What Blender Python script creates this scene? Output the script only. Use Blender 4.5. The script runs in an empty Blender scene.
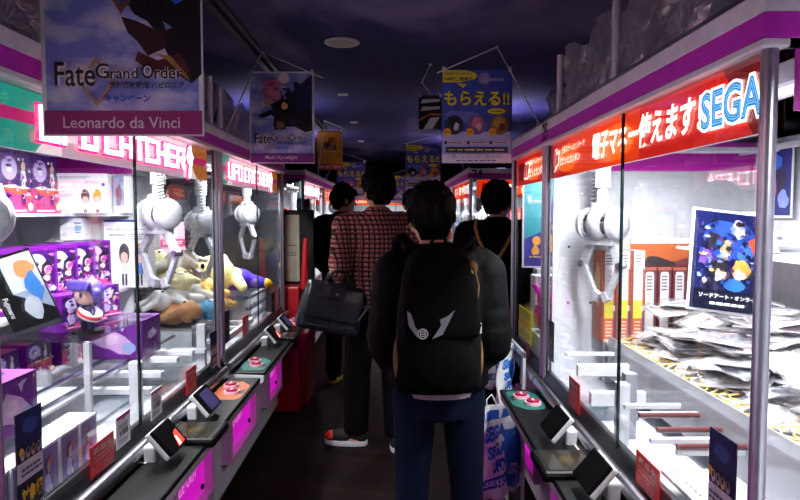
import bpy, bmesh, math, random
from mathutils import Vector, Matrix
random.seed(7)
SC = bpy.context.scene
COL = SC.collection
PI = math.pi
CAMZ, FPX, HOR, VPX = 1.55, 650.0, 213.0, 395.0

# ------------------------------------------------------------------ camera
pitch = math.atan((250 - HOR) / FPX)
yaw = math.atan((400 - VPX) / FPX)
cam = bpy.data.objects.new('camera', bpy.data.cameras.new('camera'))
COL.objects.link(cam)
cam.location = (0, 0, CAMZ)
cam.rotation_euler = (PI / 2 - pitch, 0, -yaw)
cam.data.sensor_width = 36
cam.data.lens = FPX / 800 * 36
cam.data.clip_start = 0.02
SC.camera = cam
CF = Vector((math.sin(yaw) * math.cos(pitch), math.cos(yaw) * math.cos(pitch), -math.sin(pitch)))
CR = Vector((math.cos(yaw), -math.sin(yaw), 0))
CU = CR.cross(CF)

def at(u, v, x=None, y=None, z=None):
    """world point on a given plane seen at photo coordinate (u, v): used to read the room's sizes off the photo"""
    d = CF * FPX + CR * (u - 400) + CU * (250 - v)
    if x is not None: k = x / d.x
    elif y is not None: k = y / d.y
    else: k = (z - CAMZ) / d.z
    return Vector((0, 0, CAMZ)) + d * k

# ------------------------------------------------------------------ materials
def lin(h):
    if isinstance(h, str):
        h = h.lstrip('#')
        c = [int(h[i:i + 2], 16) / 255 for i in (0, 2, 4)]
        return tuple(x / 12.92 if x < .04045 else ((x + .055) / 1.055) ** 2.4 for x in c)
    return tuple(h)

MATS = {}
def mat(name, color, rough=.5, metal=0., emit=0., noise=.08, scale=30., bump=0., spec=.5, ecol=None):
    if name in MATS: return MATS[name]
    m = bpy.data.materials.new(name); m.use_nodes = True
    nt = m.node_tree; b = nt.nodes['Principled BSDF']
    c = lin(color)
    b.inputs['Roughness'].default_value = rough
    b.inputs['Metallic'].default_value = metal
    b.inputs['Specular IOR Level'].default_value = spec
    tc = nt.nodes.new('ShaderNodeTexCoord')
    n = nt.nodes.new('ShaderNodeTexNoise'); n.inputs['Scale'].default_value = scale
    n.inputs['Detail'].default_value = 4
    nt.links.new(tc.outputs['Object'], n.inputs['Vector'])
    r = nt.nodes.new('ShaderNodeValToRGB')
    r.color_ramp.elements[0].position = .3; r.color_ramp.elements[1].position = .7
    r.color_ramp.elements[0].color = tuple(max(0, x * (1 - noise)) for x in c) + (1,)
    r.color_ramp.elements[1].color = tuple(min(1, x * (1 + noise)) for x in c) + (1,)
    nt.links.new(n.outputs['Fac'], r.inputs['Fac'])
    nt.links.new(r.outputs['Color'], b.inputs['Base Color'])
    if bump:
        bn = nt.nodes.new('ShaderNodeBump'); bn.inputs['Strength'].default_value = bump
        bn.inputs['Distance'].default_value = .01
        nt.links.new(n.outputs['Fac'], bn.inputs['Height'])
        nt.links.new(bn.outputs['Normal'], b.inputs['Normal'])
    if emit:
        b.inputs['Emission Color'].default_value = lin(ecol if ecol else color) + (1,)
        b.inputs['Emission Strength'].default_value = emit
    MATS[name] = m
    return m

def clear_mat(name, tint=(1, 1, 1), rough=0.0, refl=.6, bump=0., veil=0., scale=9.):
    m = bpy.data.materials.new(name); m.use_nodes = True
    nt = m.node_tree; nt.nodes.clear()
    out = nt.nodes.new('ShaderNodeOutputMaterial')
    tr = nt.nodes.new('ShaderNodeBsdfTransparent'); tr.inputs['Color'].default_value = tuple(tint) + (1,)
    gl = nt.nodes.new('ShaderNodeBsdfGlossy'); gl.inputs['Roughness'].default_value = rough
    fr = nt.nodes.new('ShaderNodeFresnel'); fr.inputs['IOR'].default_value = 1.45
    mu = nt.nodes.new('ShaderNodeMath'); mu.operation = 'MULTIPLY'; mu.inputs[1].default_value = refl
    mx = nt.nodes.new('ShaderNodeMixShader')
    nt.links.new(fr.outputs[0], mu.inputs[0]); nt.links.new(mu.outputs[0], mx.inputs[0])
    nt.links.new(tr.outputs[0], mx.inputs[1]); nt.links.new(gl.outputs[0], mx.inputs[2])
    last = mx
    if bump or veil:
        tc = nt.nodes.new('ShaderNodeTexCoord')
        n = nt.nodes.new('ShaderNodeTexNoise'); n.inputs['Scale'].default_value = scale; n.inputs['Detail'].default_value = 5
        n.inputs['Distortion'].default_value = 1.2
        nt.links.new(tc.outputs['Object'], n.inputs['Vector'])
        bn = nt.nodes.new('ShaderNodeBump'); bn.inputs['Strength'].default_value = bump; bn.inputs['Distance'].default_value = .05
        nt.links.new(n.outputs['Fac'], bn.inputs['Height'])
        nt.links.new(bn.outputs['Normal'], gl.inputs['Normal']); nt.links.new(bn.outputs['Normal'], fr.inputs['Normal'])
    if veil:
        df = nt.nodes.new('ShaderNodeBsdfDiffuse'); df.inputs['Color'].default_value = (.8, .78, .8, 1)
        m2 = nt.nodes.new('ShaderNodeMixShader'); m2.inputs[0].default_value = veil
        nt.links.new(mx.outputs[0], m2.inputs[1]); nt.links.new(df.outputs[0], m2.inputs[2]); last = m2
    nt.links.new(last.outputs[0], out.inputs[0])
    MATS[name] = m
    return m

def M(color, rough=.45, **k):
    """plain printed / painted colour by hex"""
    return mat('paint_' + color.strip('#') + ('_e%g' % k['emit'] if k.get('emit') else '') + ('_r%g' % rough), color, rough, **k)

glass = clear_mat('cabinet_glass', (.985, .992, .99), 0, .30)
acryl = clear_mat('clear_acrylic', (.93, .96, .98), .02, .8)
sheet = clear_mat('crumpled_vinyl', (.88, .86, .88), .30, .7, .6, .09, 7.)
sleeve = clear_mat('crinkled_sleeve', (.98, .98, .99), .18, .45, .6, .16, 25.)
white = mat('white_plastic', '#e6e6ea', .35)
white_m = mat('white_enamel', '#d4d4da', .4, scale=12)
white_in = mat('white_interior_panel', '#cfd1d8', .5)
clawm = mat('claw_plastic', '#a4a5ad', .3)
grey = mat('grey_plastic', '#8d8f96', .45)
dgrey = mat('dark_grey_panel', '#2c2c32', .25)
black = mat('black_plastic', '#060607', .45, spec=.22)
blackm = mat('matt_black', '#08080a', .8)
chrome = mat('chrome_post', '#c9cad2', .18, 1.)
alu = mat('brushed_aluminium', '#b9bac2', .33, 1.)
purple = mat('purple_stripe', '#cf27c2', .4)
satin = mat('satin_post', '#b2aebc', .28, .75)
headw = mat('header_white', '#ece2ea', .4)
magenta = mat('magenta_panel', '#c81fae', .4)
lamp = mat('lit_tube', '#ffffff', .4, emit=9., noise=0)

# ------------------------------------------------------------------ mesh builder
class MB:
    def __init__(s): s.v, s.f, s.m, s.s = [], [], [], []
    def add(s, vs, fs, mi=0, sm=False):
        b = len(s.v); s.v += [Vector(p) for p in vs]
        for f in fs: s.f.append(tuple(b + i for i in f)); s.m.append(mi); s.s.append(sm)
        return s
    def box(s, a, b, mi=0, rot=None, piv=None):
        a, b = Vector(a), Vector(b)
        lo = Vector(map(min, a, b)); hi = Vector(map(max, a, b))
        vs = [Vector((x, y, z)) for x in (lo.x, hi.x) for y in (lo.y, hi.y) for z in (lo.z, hi.z)]
        if rot is not None:
            c = (lo + hi) / 2 if piv is None else Vector(piv)
            vs = [rot @ (p - c) + c for p in vs]
        return s.add(vs, [(0, 1, 3, 2), (4, 6, 7, 5), (0, 4, 5, 1), (2, 3, 7, 6), (0, 2, 6, 4), (1, 5, 7, 3)], mi)
    def cyl(s, p0, p1, r0, r1=None, n=14, mi=0, caps=True, sm=True):
        p0, p1 = Vector(p0), Vector(p1); r1 = r0 if r1 is None else r1
        d = (p1 - p0).normalized()
        u = d.orthogonal().normalized(); w = d.cross(u)
        vs = []
        for k in range(n):
            a = 2 * PI * k / n; e = u * math.cos(a) + w * math.sin(a)
            vs += [p0 + e * r0, p1 + e * r1]
        s.add(vs, [(2 * k, 2 * ((k + 1) % n), 2 * ((k + 1) % n) + 1, 2 * k + 1) for k in range(n)], mi, sm)
        if caps:
            s.add(vs[0::2], [tuple(range(n))[::-1]], mi); s.add(vs[1::2], [tuple(range(n))], mi)
        return s
    def ball(s, c, r, n=14, m=9, mi=0, rot=None):
        c = Vector(c)
        r = Vector((r, r, r)) if isinstance(r, (int, float)) else Vector(r)
        vs = []
        for j in range(1, m):
            t = PI * j / m
            for k in range(n):
                a = 2 * PI * k / n
                vs.append(Vector((r.x * math.sin(t) * math.cos(a), r.y * math.sin(t) * math.sin(a), r.z * math.cos(t))))
        vs += [Vector((0, 0, r.z)), Vector((0, 0, -r.z))]
        if rot is not None: vs = [rot @ p for p in vs]
        vs = [p + c for p in vs]
        fs = []
        for j in range(m - 2):
            for k in range(n):
                k2 = (k + 1) % n
                fs.append((j * n + k, (j + 1) * n + k, (j + 1) * n + k2, j * n + k2))
        T = len(vs) - 2
        for k in range(n):
            k2 = (k + 1) % n
            fs.append((T, k, k2)); fs.append((T + 1, (m - 2) * n + k2, (m - 2) * n + k))
        return s.add(vs, fs, mi, True)
    def cap(s, p0, p1, r0, r1=None, mi=0, n=12):
        r1 = r0 if r1 is None else r1
        s.cyl(p0, p1, r0, r1, n, mi); s.ball(p0, r0, n, 8, mi); s.ball(p1, r1, n, 8, mi)
        return s
    def chain(s, pts, rs, mi=0):
        for i in range(len(pts) - 1): s.cap(pts[i], pts[i + 1], rs[i], rs[i + 1], mi)
        return s
    def tube(s, pts, r, n=8, mi=0):
        pts = [Vector(p) for p in pts]
        u = None; rings = []
        for i, p in enumerate(pts):
            d = (pts[min(i + 1, len(pts) - 1)] - pts[max(i - 1, 0)]).normalized()
            u = d.orthogonal().normalized() if u is None else (u - d * u.dot(d)).normalized()
            w = d.cross(u)
            rings.append([p + (u * math.cos(2 * PI * k / n) + w * math.sin(2 * PI * k / n)) * r for k in range(n)])
        vs = [q for ring in rings for q in ring]
        fs = [(i * n + k, i * n + (k + 1) % n, (i + 1) * n + (k + 1) % n, (i + 1) * n + k) for i in range(len(pts) - 1) for k in range(n)]
        fs += [tuple(range(n))[::-1], tuple(range((len(pts) - 1) * n, len(pts) * n))]
        return s.add(vs, fs, mi, True)
    def loft(s, rings, n=24, mi=0, sm=True, sup=2.0):
        """rings: (z, rx, ry[, cx, cy]) ellipses stacked in z, closed at both ends"""
        vs = []
        for r in rings:
            z, rx, ry = r[:3]; cx, cy = (r[3], r[4]) if len(r) > 3 else (0, 0)
            for k in range(n):
                a = 2 * PI * k / n; ca, sa = math.cos(a), math.sin(a)
                vs.append(Vector((cx + rx * math.copysign(abs(ca) ** (2 / sup), ca), cy + ry * math.copysign(abs(sa) ** (2 / sup), sa), z)))
        L = len(rings)
        fs = [(i * n + k, i * n + (k + 1) % n, (i + 1) * n + (k + 1) % n, (i + 1) * n + k) for i in range(L - 1) for k in range(n)]
        s.add(vs, fs, mi, sm)
        s.add(vs[:n], [tuple(range(n))[::-1]], mi); s.add(vs[-n:], [tuple(range(n))], mi)
        return s
    def prism(s, pts, o, u, v, depth, mi=0):
        o, u, v = Vector(o), Vector(u), Vector(v); w = u.cross(v).normalized() * depth
        a = [o + u * p[0] + v * p[1] for p in pts]; n = len(a)
        return s.add(a + [p + w for p in a], [tuple(range(n))[::-1], tuple(range(n, 2 * n))] + [(i, (i + 1) % n, n + (i + 1) % n, n + i) for i in range(n)], mi)
    def mesh(s, name, mats):
        me = bpy.data.meshes.new(name)
        me.from_pydata([tuple(p) for p in s.v], [], s.f)
        for mm in (mats if isinstance(mats, (list, tuple)) else [mats]): me.materials.append(mm)
        me.polygons.foreach_set('material_index', s.m)
        me.polygons.foreach_set('use_smooth', s.s)
        bm = bmesh.new(); bm.from_mesh(me); bmesh.ops.recalc_face_normals(bm, faces=bm.faces); bm.to_mesh(me); bm.free()
        return me
    def build(s, name, mats, parent=None, bevel=0, loc=None, rot=None, seg=2):
        return put(name, s.mesh(name, mats), parent, bevel, loc, rot, seg)

def put(name, me, parent=None, bevel=0, loc=None, rot=None, seg=2):
    o = bpy.data.objects.new(name, me); COL.objects.link(o)
    if parent is not None: o.parent = parent
    if loc is not None: o.location = loc
    if rot is not None: o.rotation_euler = rot
    if bevel:
        b = o.modifiers.new('bevel', 'BEVEL'); b.width = bevel; b.segments = seg; b.limit_method = 'ANGLE'; b.angle_limit = .7
    return o

def blob(mb, name, mats, voxel=.012, parent=None, smooth=4, loc=None, rot=None):
    """one continuous surface from overlapping pieces"""
    me = mb.mesh(name + '_raw', mats[0] if isinstance(mats, (list, tuple)) else mats)
    t = bpy.data.objects.new('raw', me); COL.objects.link(t)
    r = t.modifiers.new('r', 'REMESH'); r.mode = 'VOXEL'; r.voxel_size = voxel
    if smooth:
        sm = t.modifiers.new('s', 'SMOOTH'); sm.factor = .5; sm.iterations = smooth
    dg = bpy.context.evaluated_depsgraph_get(); dg.update()
    m2 = bpy.data.meshes.new_from_object(t.evaluated_get(dg)); m2.name = name
    bpy.data.objects.remove(t); bpy.data.meshes.remove(me)
    m2.materials.clear()
    for mm in (mats if isinstance(mats, (list, tuple)) else [mats]): m2.materials.append(mm)
    m2.polygons.foreach_set('use_smooth', [True] * len(m2.polygons))
    m2.polygons.foreach_set('material_index', [0] * len(m2.polygons))
    return put(name, m2, parent, 0, loc, rot)

def recolor(o, rules):
    """rules: (center, radius, material slot): parts of a skin that have another colour"""
    for p in o.data.polygons:
        for c, r, mi in rules:
            if (Vector(c) - p.center).length < r: p.material_index = mi

# ------------------------------------------------------------------ text
TX = {}
def text_mesh(t, bold=0., ext=0.):
    k = (t, bold, ext)
    if k in TX: return TX[k]
    c = bpy.data.curves.new('t', 'FONT'); c.body = t; c.size = 1; c.offset = bold; c.extrude = ext
    c.resolution_u = 3
    o = bpy.data.objects.new('t', c); COL.objects.link(o)
    dg = bpy.context.evaluated_depsgraph_get(); dg.update()
    me = bpy.data.meshes.new_from_object(o.evaluated_get(dg))
    vs = [v.co.copy() for v in me.vertices]; fs = [tuple(p.vertices) for p in me.polygons]
    bpy.data.objects.remove(o); bpy.data.curves.remove(c); bpy.data.meshes.remove(me)
    if not vs: vs = [Vector((0, 0, 0))]
    x0, x1 = min(v.x for v in vs), max(v.x for v in vs); y0, y1 = min(v.y for v in vs), max(v.y for v in vs)
    vs = [Vector((v.x - x0, v.y - y0, v.z)) for v in vs]
    TX[k] = (vs, fs, x1 - x0, y1 - y0)
    return TX[k]

class Art:
    """printed artwork: flat layered shapes on a plane through o with axes u (right) and v (up)"""
    def __init__(s, o, u, v, eps=.0003):
        s.o, s.u, s.v = Vector(o), Vector(u).normalized(), Vector(v).normalized()
        s.n = s.u.cross(s.v); s.k = 1; s.eps = eps; s.mb = MB(); s.mats = []
    def mi(s, m):
        if isinstance(m, str): m = M(m)
        if m not in s.mats: s.mats.append(m)
        return s.mats.index(m)
    def P(s, x, y, dz=0.): return s.o + s.u * x + s.v * y + s.n * (s.eps * s.k + dz)
    def poly(s, pts, m):
        s.mb.add([s.P(*p) for p in pts], [tuple(range(len(pts)))], s.mi(m)); s.k += 1; return s
    def rect(s, x0, y0, x1, y1, m): return s.poly([(x0, y0), (x1, y0), (x1, y1), (x0, y1)], m)
    def ell(s, cx, cy, rx, ry, m, rot=0., n=20):
        c, d = math.cos(rot), math.sin(rot)
        return s.poly([(cx + rx * math.cos(2 * PI * k / n) * c - ry * math.sin(2 * PI * k / n) * d, cy + rx * math.cos(2 * PI * k / n) * d + ry * math.sin(2 * PI * k / n) * c) for k in range(n)], m)
    def splat(s, cx, cy, rx, ry, m, n=14, j=.35, rnd=random):
        return s.poly([(cx + rx * (1 - j * rnd.random()) * math.cos(2 * PI * k / n), cy + ry * (1 - j * rnd.random()) * math.sin(2 * PI * k / n)) for k in range(n)], m)
    def text(s, t, x, y, h, m, w=None, al='c', bold=.015, shear=0., ext=0., raw=False):
        vs, fs, tw, th = text_mesh(t, bold, ext / max(h, 1e-6))
        k = h / max(th, 1e-6); kx = k if w is None else w / max(tw, 1e-6)
        ox = x - (tw * kx / 2 if al == 'c' else tw * kx if al == 'r' else 0)
        s.mb.add([s.P(ox + v.x * kx + shear * v.y * k, y + v.y * k, v.z * h) for v in vs], fs, s.mi(m)); s.k += 1
        return s
    def scatter(s, x0, y0, x1, y1, n, size, cols, rnd=random, j=.6):
        for i in range(n):
            a = rnd.uniform(.5, 1.3)
            s.splat(rnd.uniform(x0, x1), rnd.uniform(y0, y1), size * a, size * rnd.uniform(.4, 1.2), M(cols[i % len(cols)], rough=.3), 9, j, rnd)
        return s
    def lines(s, x0, y0, x1, y1, rows, m, rnd=random):
        """small print as rows of word-length strokes"""
        hh = (y1 - y0) / rows
        for r in range(rows):
            x = x0
            while x < x1 - .1 * (x1 - x0):
                w = min((.08 + .12 * rnd.random()) * (x1 - x0), x1 - x)
                s.mb.add([s.P(x, y0 + hh * (r + .25)), s.P(x + w, y0 + hh * (r + .25)), s.P(x + w, y0 + hh * (r + .75)), s.P(x, y0 + hh * (r + .75))], [(0, 1, 2, 3)], s.mi(m))
                x += w + .03 * (x1 - x0)
        s.k += 1; return s
    def build(s, name, parent=None, **k):
        me = bpy.data.meshes.new(name); me.from_pydata([tuple(p) for p in s.mb.v], [], s.mb.f)
        for mm in s.mats: me.materials.append(mm)
        me.polygons.foreach_set('material_index', s.mb.m)
        return put(name, me, parent, **k)

# ------------------------------------------------------------------ things
def empty(name, loc=(0, 0, 0), rot=(0, 0, 0), parent=None):
    o = bpy.data.objects.new(name, None); COL.objects.link(o); o.location = loc; o.rotation_euler = rot
    o.empty_display_size = .05
    if parent is not None: o.parent = parent
    return o
def tag(o, label=None, cat=None, group=None, kind=None):
    for k, v in (('label', label), ('category', cat), ('group', group), ('kind', kind)):
        if v: o[k] = v
    return o
KIDS = {}
def copy_tree(o, parent=None):
    c = o.copy(); COL.objects.link(c)
    c.parent = parent
    for ch in [x for x in o.children]: copy_tree(ch, c)
    return c
def Rz(a): return Matrix.Rotation(a, 3, 'Z')
def Rx(a): return Matrix.Rotation(a, 3, 'X')
def Ry(a): return Matrix.Rotation(a, 3, 'Y')
# ================================================================== setting
def struct(o, k='structure'): o['kind'] = k; return o

def floor_mat():
    m = bpy.data.materials.new('dark_wood_planks'); m.use_nodes = True; nt = m.node_tree; b = nt.nodes['Principled BSDF']
    tc = nt.nodes.new('ShaderNodeTexCoord'); mp = nt.nodes.new('ShaderNodeMapping'); mp.inputs['Rotation'].default_value = (0, 0, .25)
    br = nt.nodes.new('ShaderNodeTexBrick'); br.inputs['Scale'].default_value = 1
    br.inputs['Brick Width'].default_value = .9; br.inputs['Row Height'].default_value = .09; br.inputs['Mortar Size'].default_value = .003
    br.inputs['Color1'].default_value = lin('#1d0d0b') + (1,); br.inputs['Color2'].default_value = lin('#100606') + (1,); br.inputs['Mortar'].default_value = lin('#090404') + (1,)
    nt.links.new(tc.outputs['Object'], mp.inputs['Vector']); nt.links.new(mp.outputs[0], br.inputs['Vector']); nt.links.new(br.outputs['Color'], b.inputs['Base Color'])
    b.inputs['Roughness'].default_value = .75; b.inputs['Specular IOR Level'].default_value = .12
    return m
def ceil_mat():
    m = bpy.data.materials.new('painted_night_clouds'); m.use_nodes = True; nt = m.node_tree; b = nt.nodes['Principled BSDF']
    tc = nt.nodes.new('ShaderNodeTexCoord'); mp = nt.nodes.new('ShaderNodeMapping'); mp.inputs['Scale'].default_value = (.5, .22, 1)
    n = nt.nodes.new('ShaderNodeTexNoise'); n.inputs['Scale'].default_value = 1.6; n.inputs['Detail'].default_value = 8; n.inputs['Distortion'].default_value = .8
    r = nt.nodes.new('ShaderNodeValToRGB')
    e = r.color_ramp.elements; e[0].position = .38; e[0].color = lin('#10164c') + (1,); e[1].position = .72; e[1].color = lin('#8d80ac') + (1,)
    x = e.new(.52); x.color = lin('#2c2b66') + (1,)
    nt.links.new(tc.outputs['Object'], mp.inputs['Vector']); nt.links.new(mp.outputs[0], n.inputs['Vector']); nt.links.new(n.outputs['Fac'], r.inputs['Fac']); nt.links.new(r.outputs['Color'], b.inputs['Base Color'])
    b.inputs['Roughness'].default_value = .85
    return m
XL, XR, Y0, Y1, ZC = -2.4, 2.4, -1.6, 26.0, 2.7
struct(MB().box((XL - .1, Y0 - .1, -.1), (XR + .1, Y1 + .1, 0)).build('floor', floor_mat()))
struct(MB().box((XL - .1, Y0 - .1, ZC), (XR + .1, Y1 + .1, ZC + .1)).build('ceiling', ceil_mat()))
wallm = mat('dark_wall_paint', '#17151f', .8)
struct(MB().box((XL - .1, Y0, 0), (XL, Y1, ZC)).build('wall_left', wallm))
struct(MB().box((XR, Y0, 0), (XR + .1, Y1, ZC)).build('wall_right', wallm))
struct(MB().box((XL, Y1, 0), (XR, Y1 + .1, ZC)).build('wall_back', wallm))
struct(MB().box((XL, Y0 - .1, 0), (XR, Y0, ZC)).build('wall_front', wallm))
# beam-like cable duct along the ceiling
struct(MB().box((-1.02, .6, ZC - .035), (-.98, 9, ZC)).box((-.955, .6, ZC - .02), (-.93, 9, ZC)).build('trim_1', mat('dark_bronze_duct', '#3b352b', .4)))

def downlight(u, v, r, label):
    p = at(u, v, z=ZC - .004)
    root = empty('ceiling_downlight', (p.x, p.y, ZC)); tag(root, label, 'ceiling light', 'recessed ceiling lights')
    mb = MB(); n = 32
    pr = [(r, -.002), (r, -.012), (r * .93, -.016), (r * .86, -.008)]
    vs = [Vector((a * math.cos(2 * PI * k / n), a * math.sin(2 * PI * k / n), z)) for a, z in pr for k in range(n)]
    mb.add(vs, [(i * n + k, i * n + (k + 1) % n, (i + 1) * n + (k + 1) % n, (i + 1) * n + k) for i in range(3) for k in range(n)], 0, True)
    mb.build('trim_ring', mat('downlight_ring', '#f4eee2', .5), root)
    MB().cyl((0, 0, -.003), (0, 0, -.007), r * .87, n=32).build('diffuser', mat('downlight_diffuser', '#c8bca4', .6), root)
downlight(342, 42, .118, 'large round white ceiling downlight nearest the camera, switched off')
downlight(343, 94, .05, 'small round ceiling downlight behind the large one')
downlight(354, 122, .05, 'small pale downlight between the small one and the clouds')
downlight(361, 141, .05, 'farthest small ceiling downlight above the yellow hanging board')

# ================================================================== crane game cabinets
def claw(parent, x, y, zc, ang, sp=1., zt=1.80):
    """white claw unit on its lift column; part of the cabinet"""
    R = Rz(ang)
    mb = MB()
    mb.ball((0, 0, 0), (.062, .070, .074), 24, 14, 0)
    for s in (-1, 1):
        mb.cyl((s * .028, 0, 0), (s * .075, 0, 0), .058, .055, 24, 1)
        mb.cyl((s * .068, 0, 0), (s * .086, 0, 0), .068, .062, 24, 0)
        mb.ball((s * .086, 0, 0), (.018, .062, .062), 20, 10, 0)
    mb.cyl((0, 0, .05), (0, 0, .085), .05, .042, 20, 0)
    mb.box((-.07, -.03, -.085), (.07, .03, -.05), 0)
    h = mb.build('claw_head', [clawm, chrome], parent, loc=(x, y, zc), rot=(0, 0, ang))
    lc = MB().cyl((0, 0, .07), (0, 0, (zt - zc) * .55), .024, n=18).cyl((0, 0, (zt - zc) * .5), (0, 0, zt - zc), .032, n=18).build('lift_column', clawm, h)
    pts = []
    for i in range(110):
        t = i / 109; a = t * 2 * PI * 17
        pts.append((-.085 + .012 * math.cos(a) + .02 * math.sin(t * 3.1), .03 + .012 * math.sin(a), .01 + (zt - zc - .02) * t))
    MB().tube(pts, .005, 5).build('coil_cable', clawm, h)
    for s in (-1, 1):
        a = MB()
        e_ = .05 + .085 * sp; P = [(s * .05, 0, -.07), (s * e_, 0, -.165), (s * .06 * sp, 0, -.29), (s * .03 * sp, 0, -.30)]
        for i in range(3):
            p, q = Vector(P[i]), Vector(P[i + 1]); d = q - p; L = d.length
            m4 = d.to_track_quat('Z', 'Y').to_matrix()
            w = [.017, .013, .02][i]
            a.box((-w / 2 - .003, -w, -.006), (w / 2 + .003, w, L + .006), 0, None)
            for q2 in range(8): a.v[-8 + q2] = m4 @ a.v[-8 + q2] + p
        a.cyl((s * e_, -.02, -.165), (s * e_, .02, -.165), .014, n=14, mi=1)
        a.build('claw_arm', [clawm, chrome], h, .002)
    return h

GL = {'U': [(0, 1, 0, 0), (0, 0, 1, 0), (1, 0, 1, 1)], 'F': [(0, 0, 0, 1), (0, 1, 1, 1), (0, .52, .8, .52)], 'O': [(0, 0, 0, 1), (0, 1, 1, 1), (1, 1, 1, 0), (1, 0, 0, 0)],
      'C': [(1, 1, 0, 1), (0, 1, 0, 0), (0, 0, 1, 0)], 'A': [(0, 0, 0, 1), (0, 1, 1, 1), (1, 1, 1, 0), (0, .42, 1, .42)], 'T': [(0, 1, 1, 1), (.5, 1, .5, 0)],
      'H': [(0, 0, 0, 1), (1, 0, 1, 1), (0, .5, 1, .5)], 'E': [(1, 1, 0, 1), (0, 1, 0, 0), (0, 0, 1, 0), (0, .5, .85, .5)],
      'R': [(0, 0, 0, 1), (0, 1, 1, 1), (1, 1, 1, .48), (1, .48, 0, .48), (.55, .48, 1, 0)], '9': [(.1, .55, .55, 1), (.55, 1, 1, .6), (1, .6, .45, -.35), (.1, .55, .55, .3), (.55, .3, .9, .55)]}
def neon(par, W, far):
    """block-letter neon sign on its pink backing, in front of the marquee board"""
    K = M('#ff1a84', emit=1.3); Wc = M('#ffeaf5', emit=3.2)
    mb = MB(); x = .275; z0, hh = 1.737, .072
    pitch = (W - .275 - .30) / 11
    for ch in 'UFO CATCHER9':
        if ch == ' ': x += pitch * .35; continue
        w = pitch * .70 if ch != '9' else .062
        h = hh if ch != '9' else .085
        for (ax, az, bx, bz) in GL[ch]:
            p = Vector((x + ax * w, 0, z0 + az * h)); q = Vector((x + bx * w, 0, z0 + bz * h)); d = (q - p); L = d.length
            an = math.atan2(d.z, d.x); R = Matrix.Rotation(-an, 3, 'Y'); c = (p + q) / 2
            for (e, ya, yb, mi) in ((.0135, .026, .034, 0), (.0075, .020, .026, 1)):
                mb.box((c.x - L / 2 - e, ya, c.z - e), (c.x + L / 2 + e, yb, c.z + e), mi, R, (c.x, (ya + yb) / 2, c.z))
        x += pitch * (1.0 if ch != 'R' else 1.12)
    mb.build('neon_lettering', [K, Wc], par)

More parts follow.
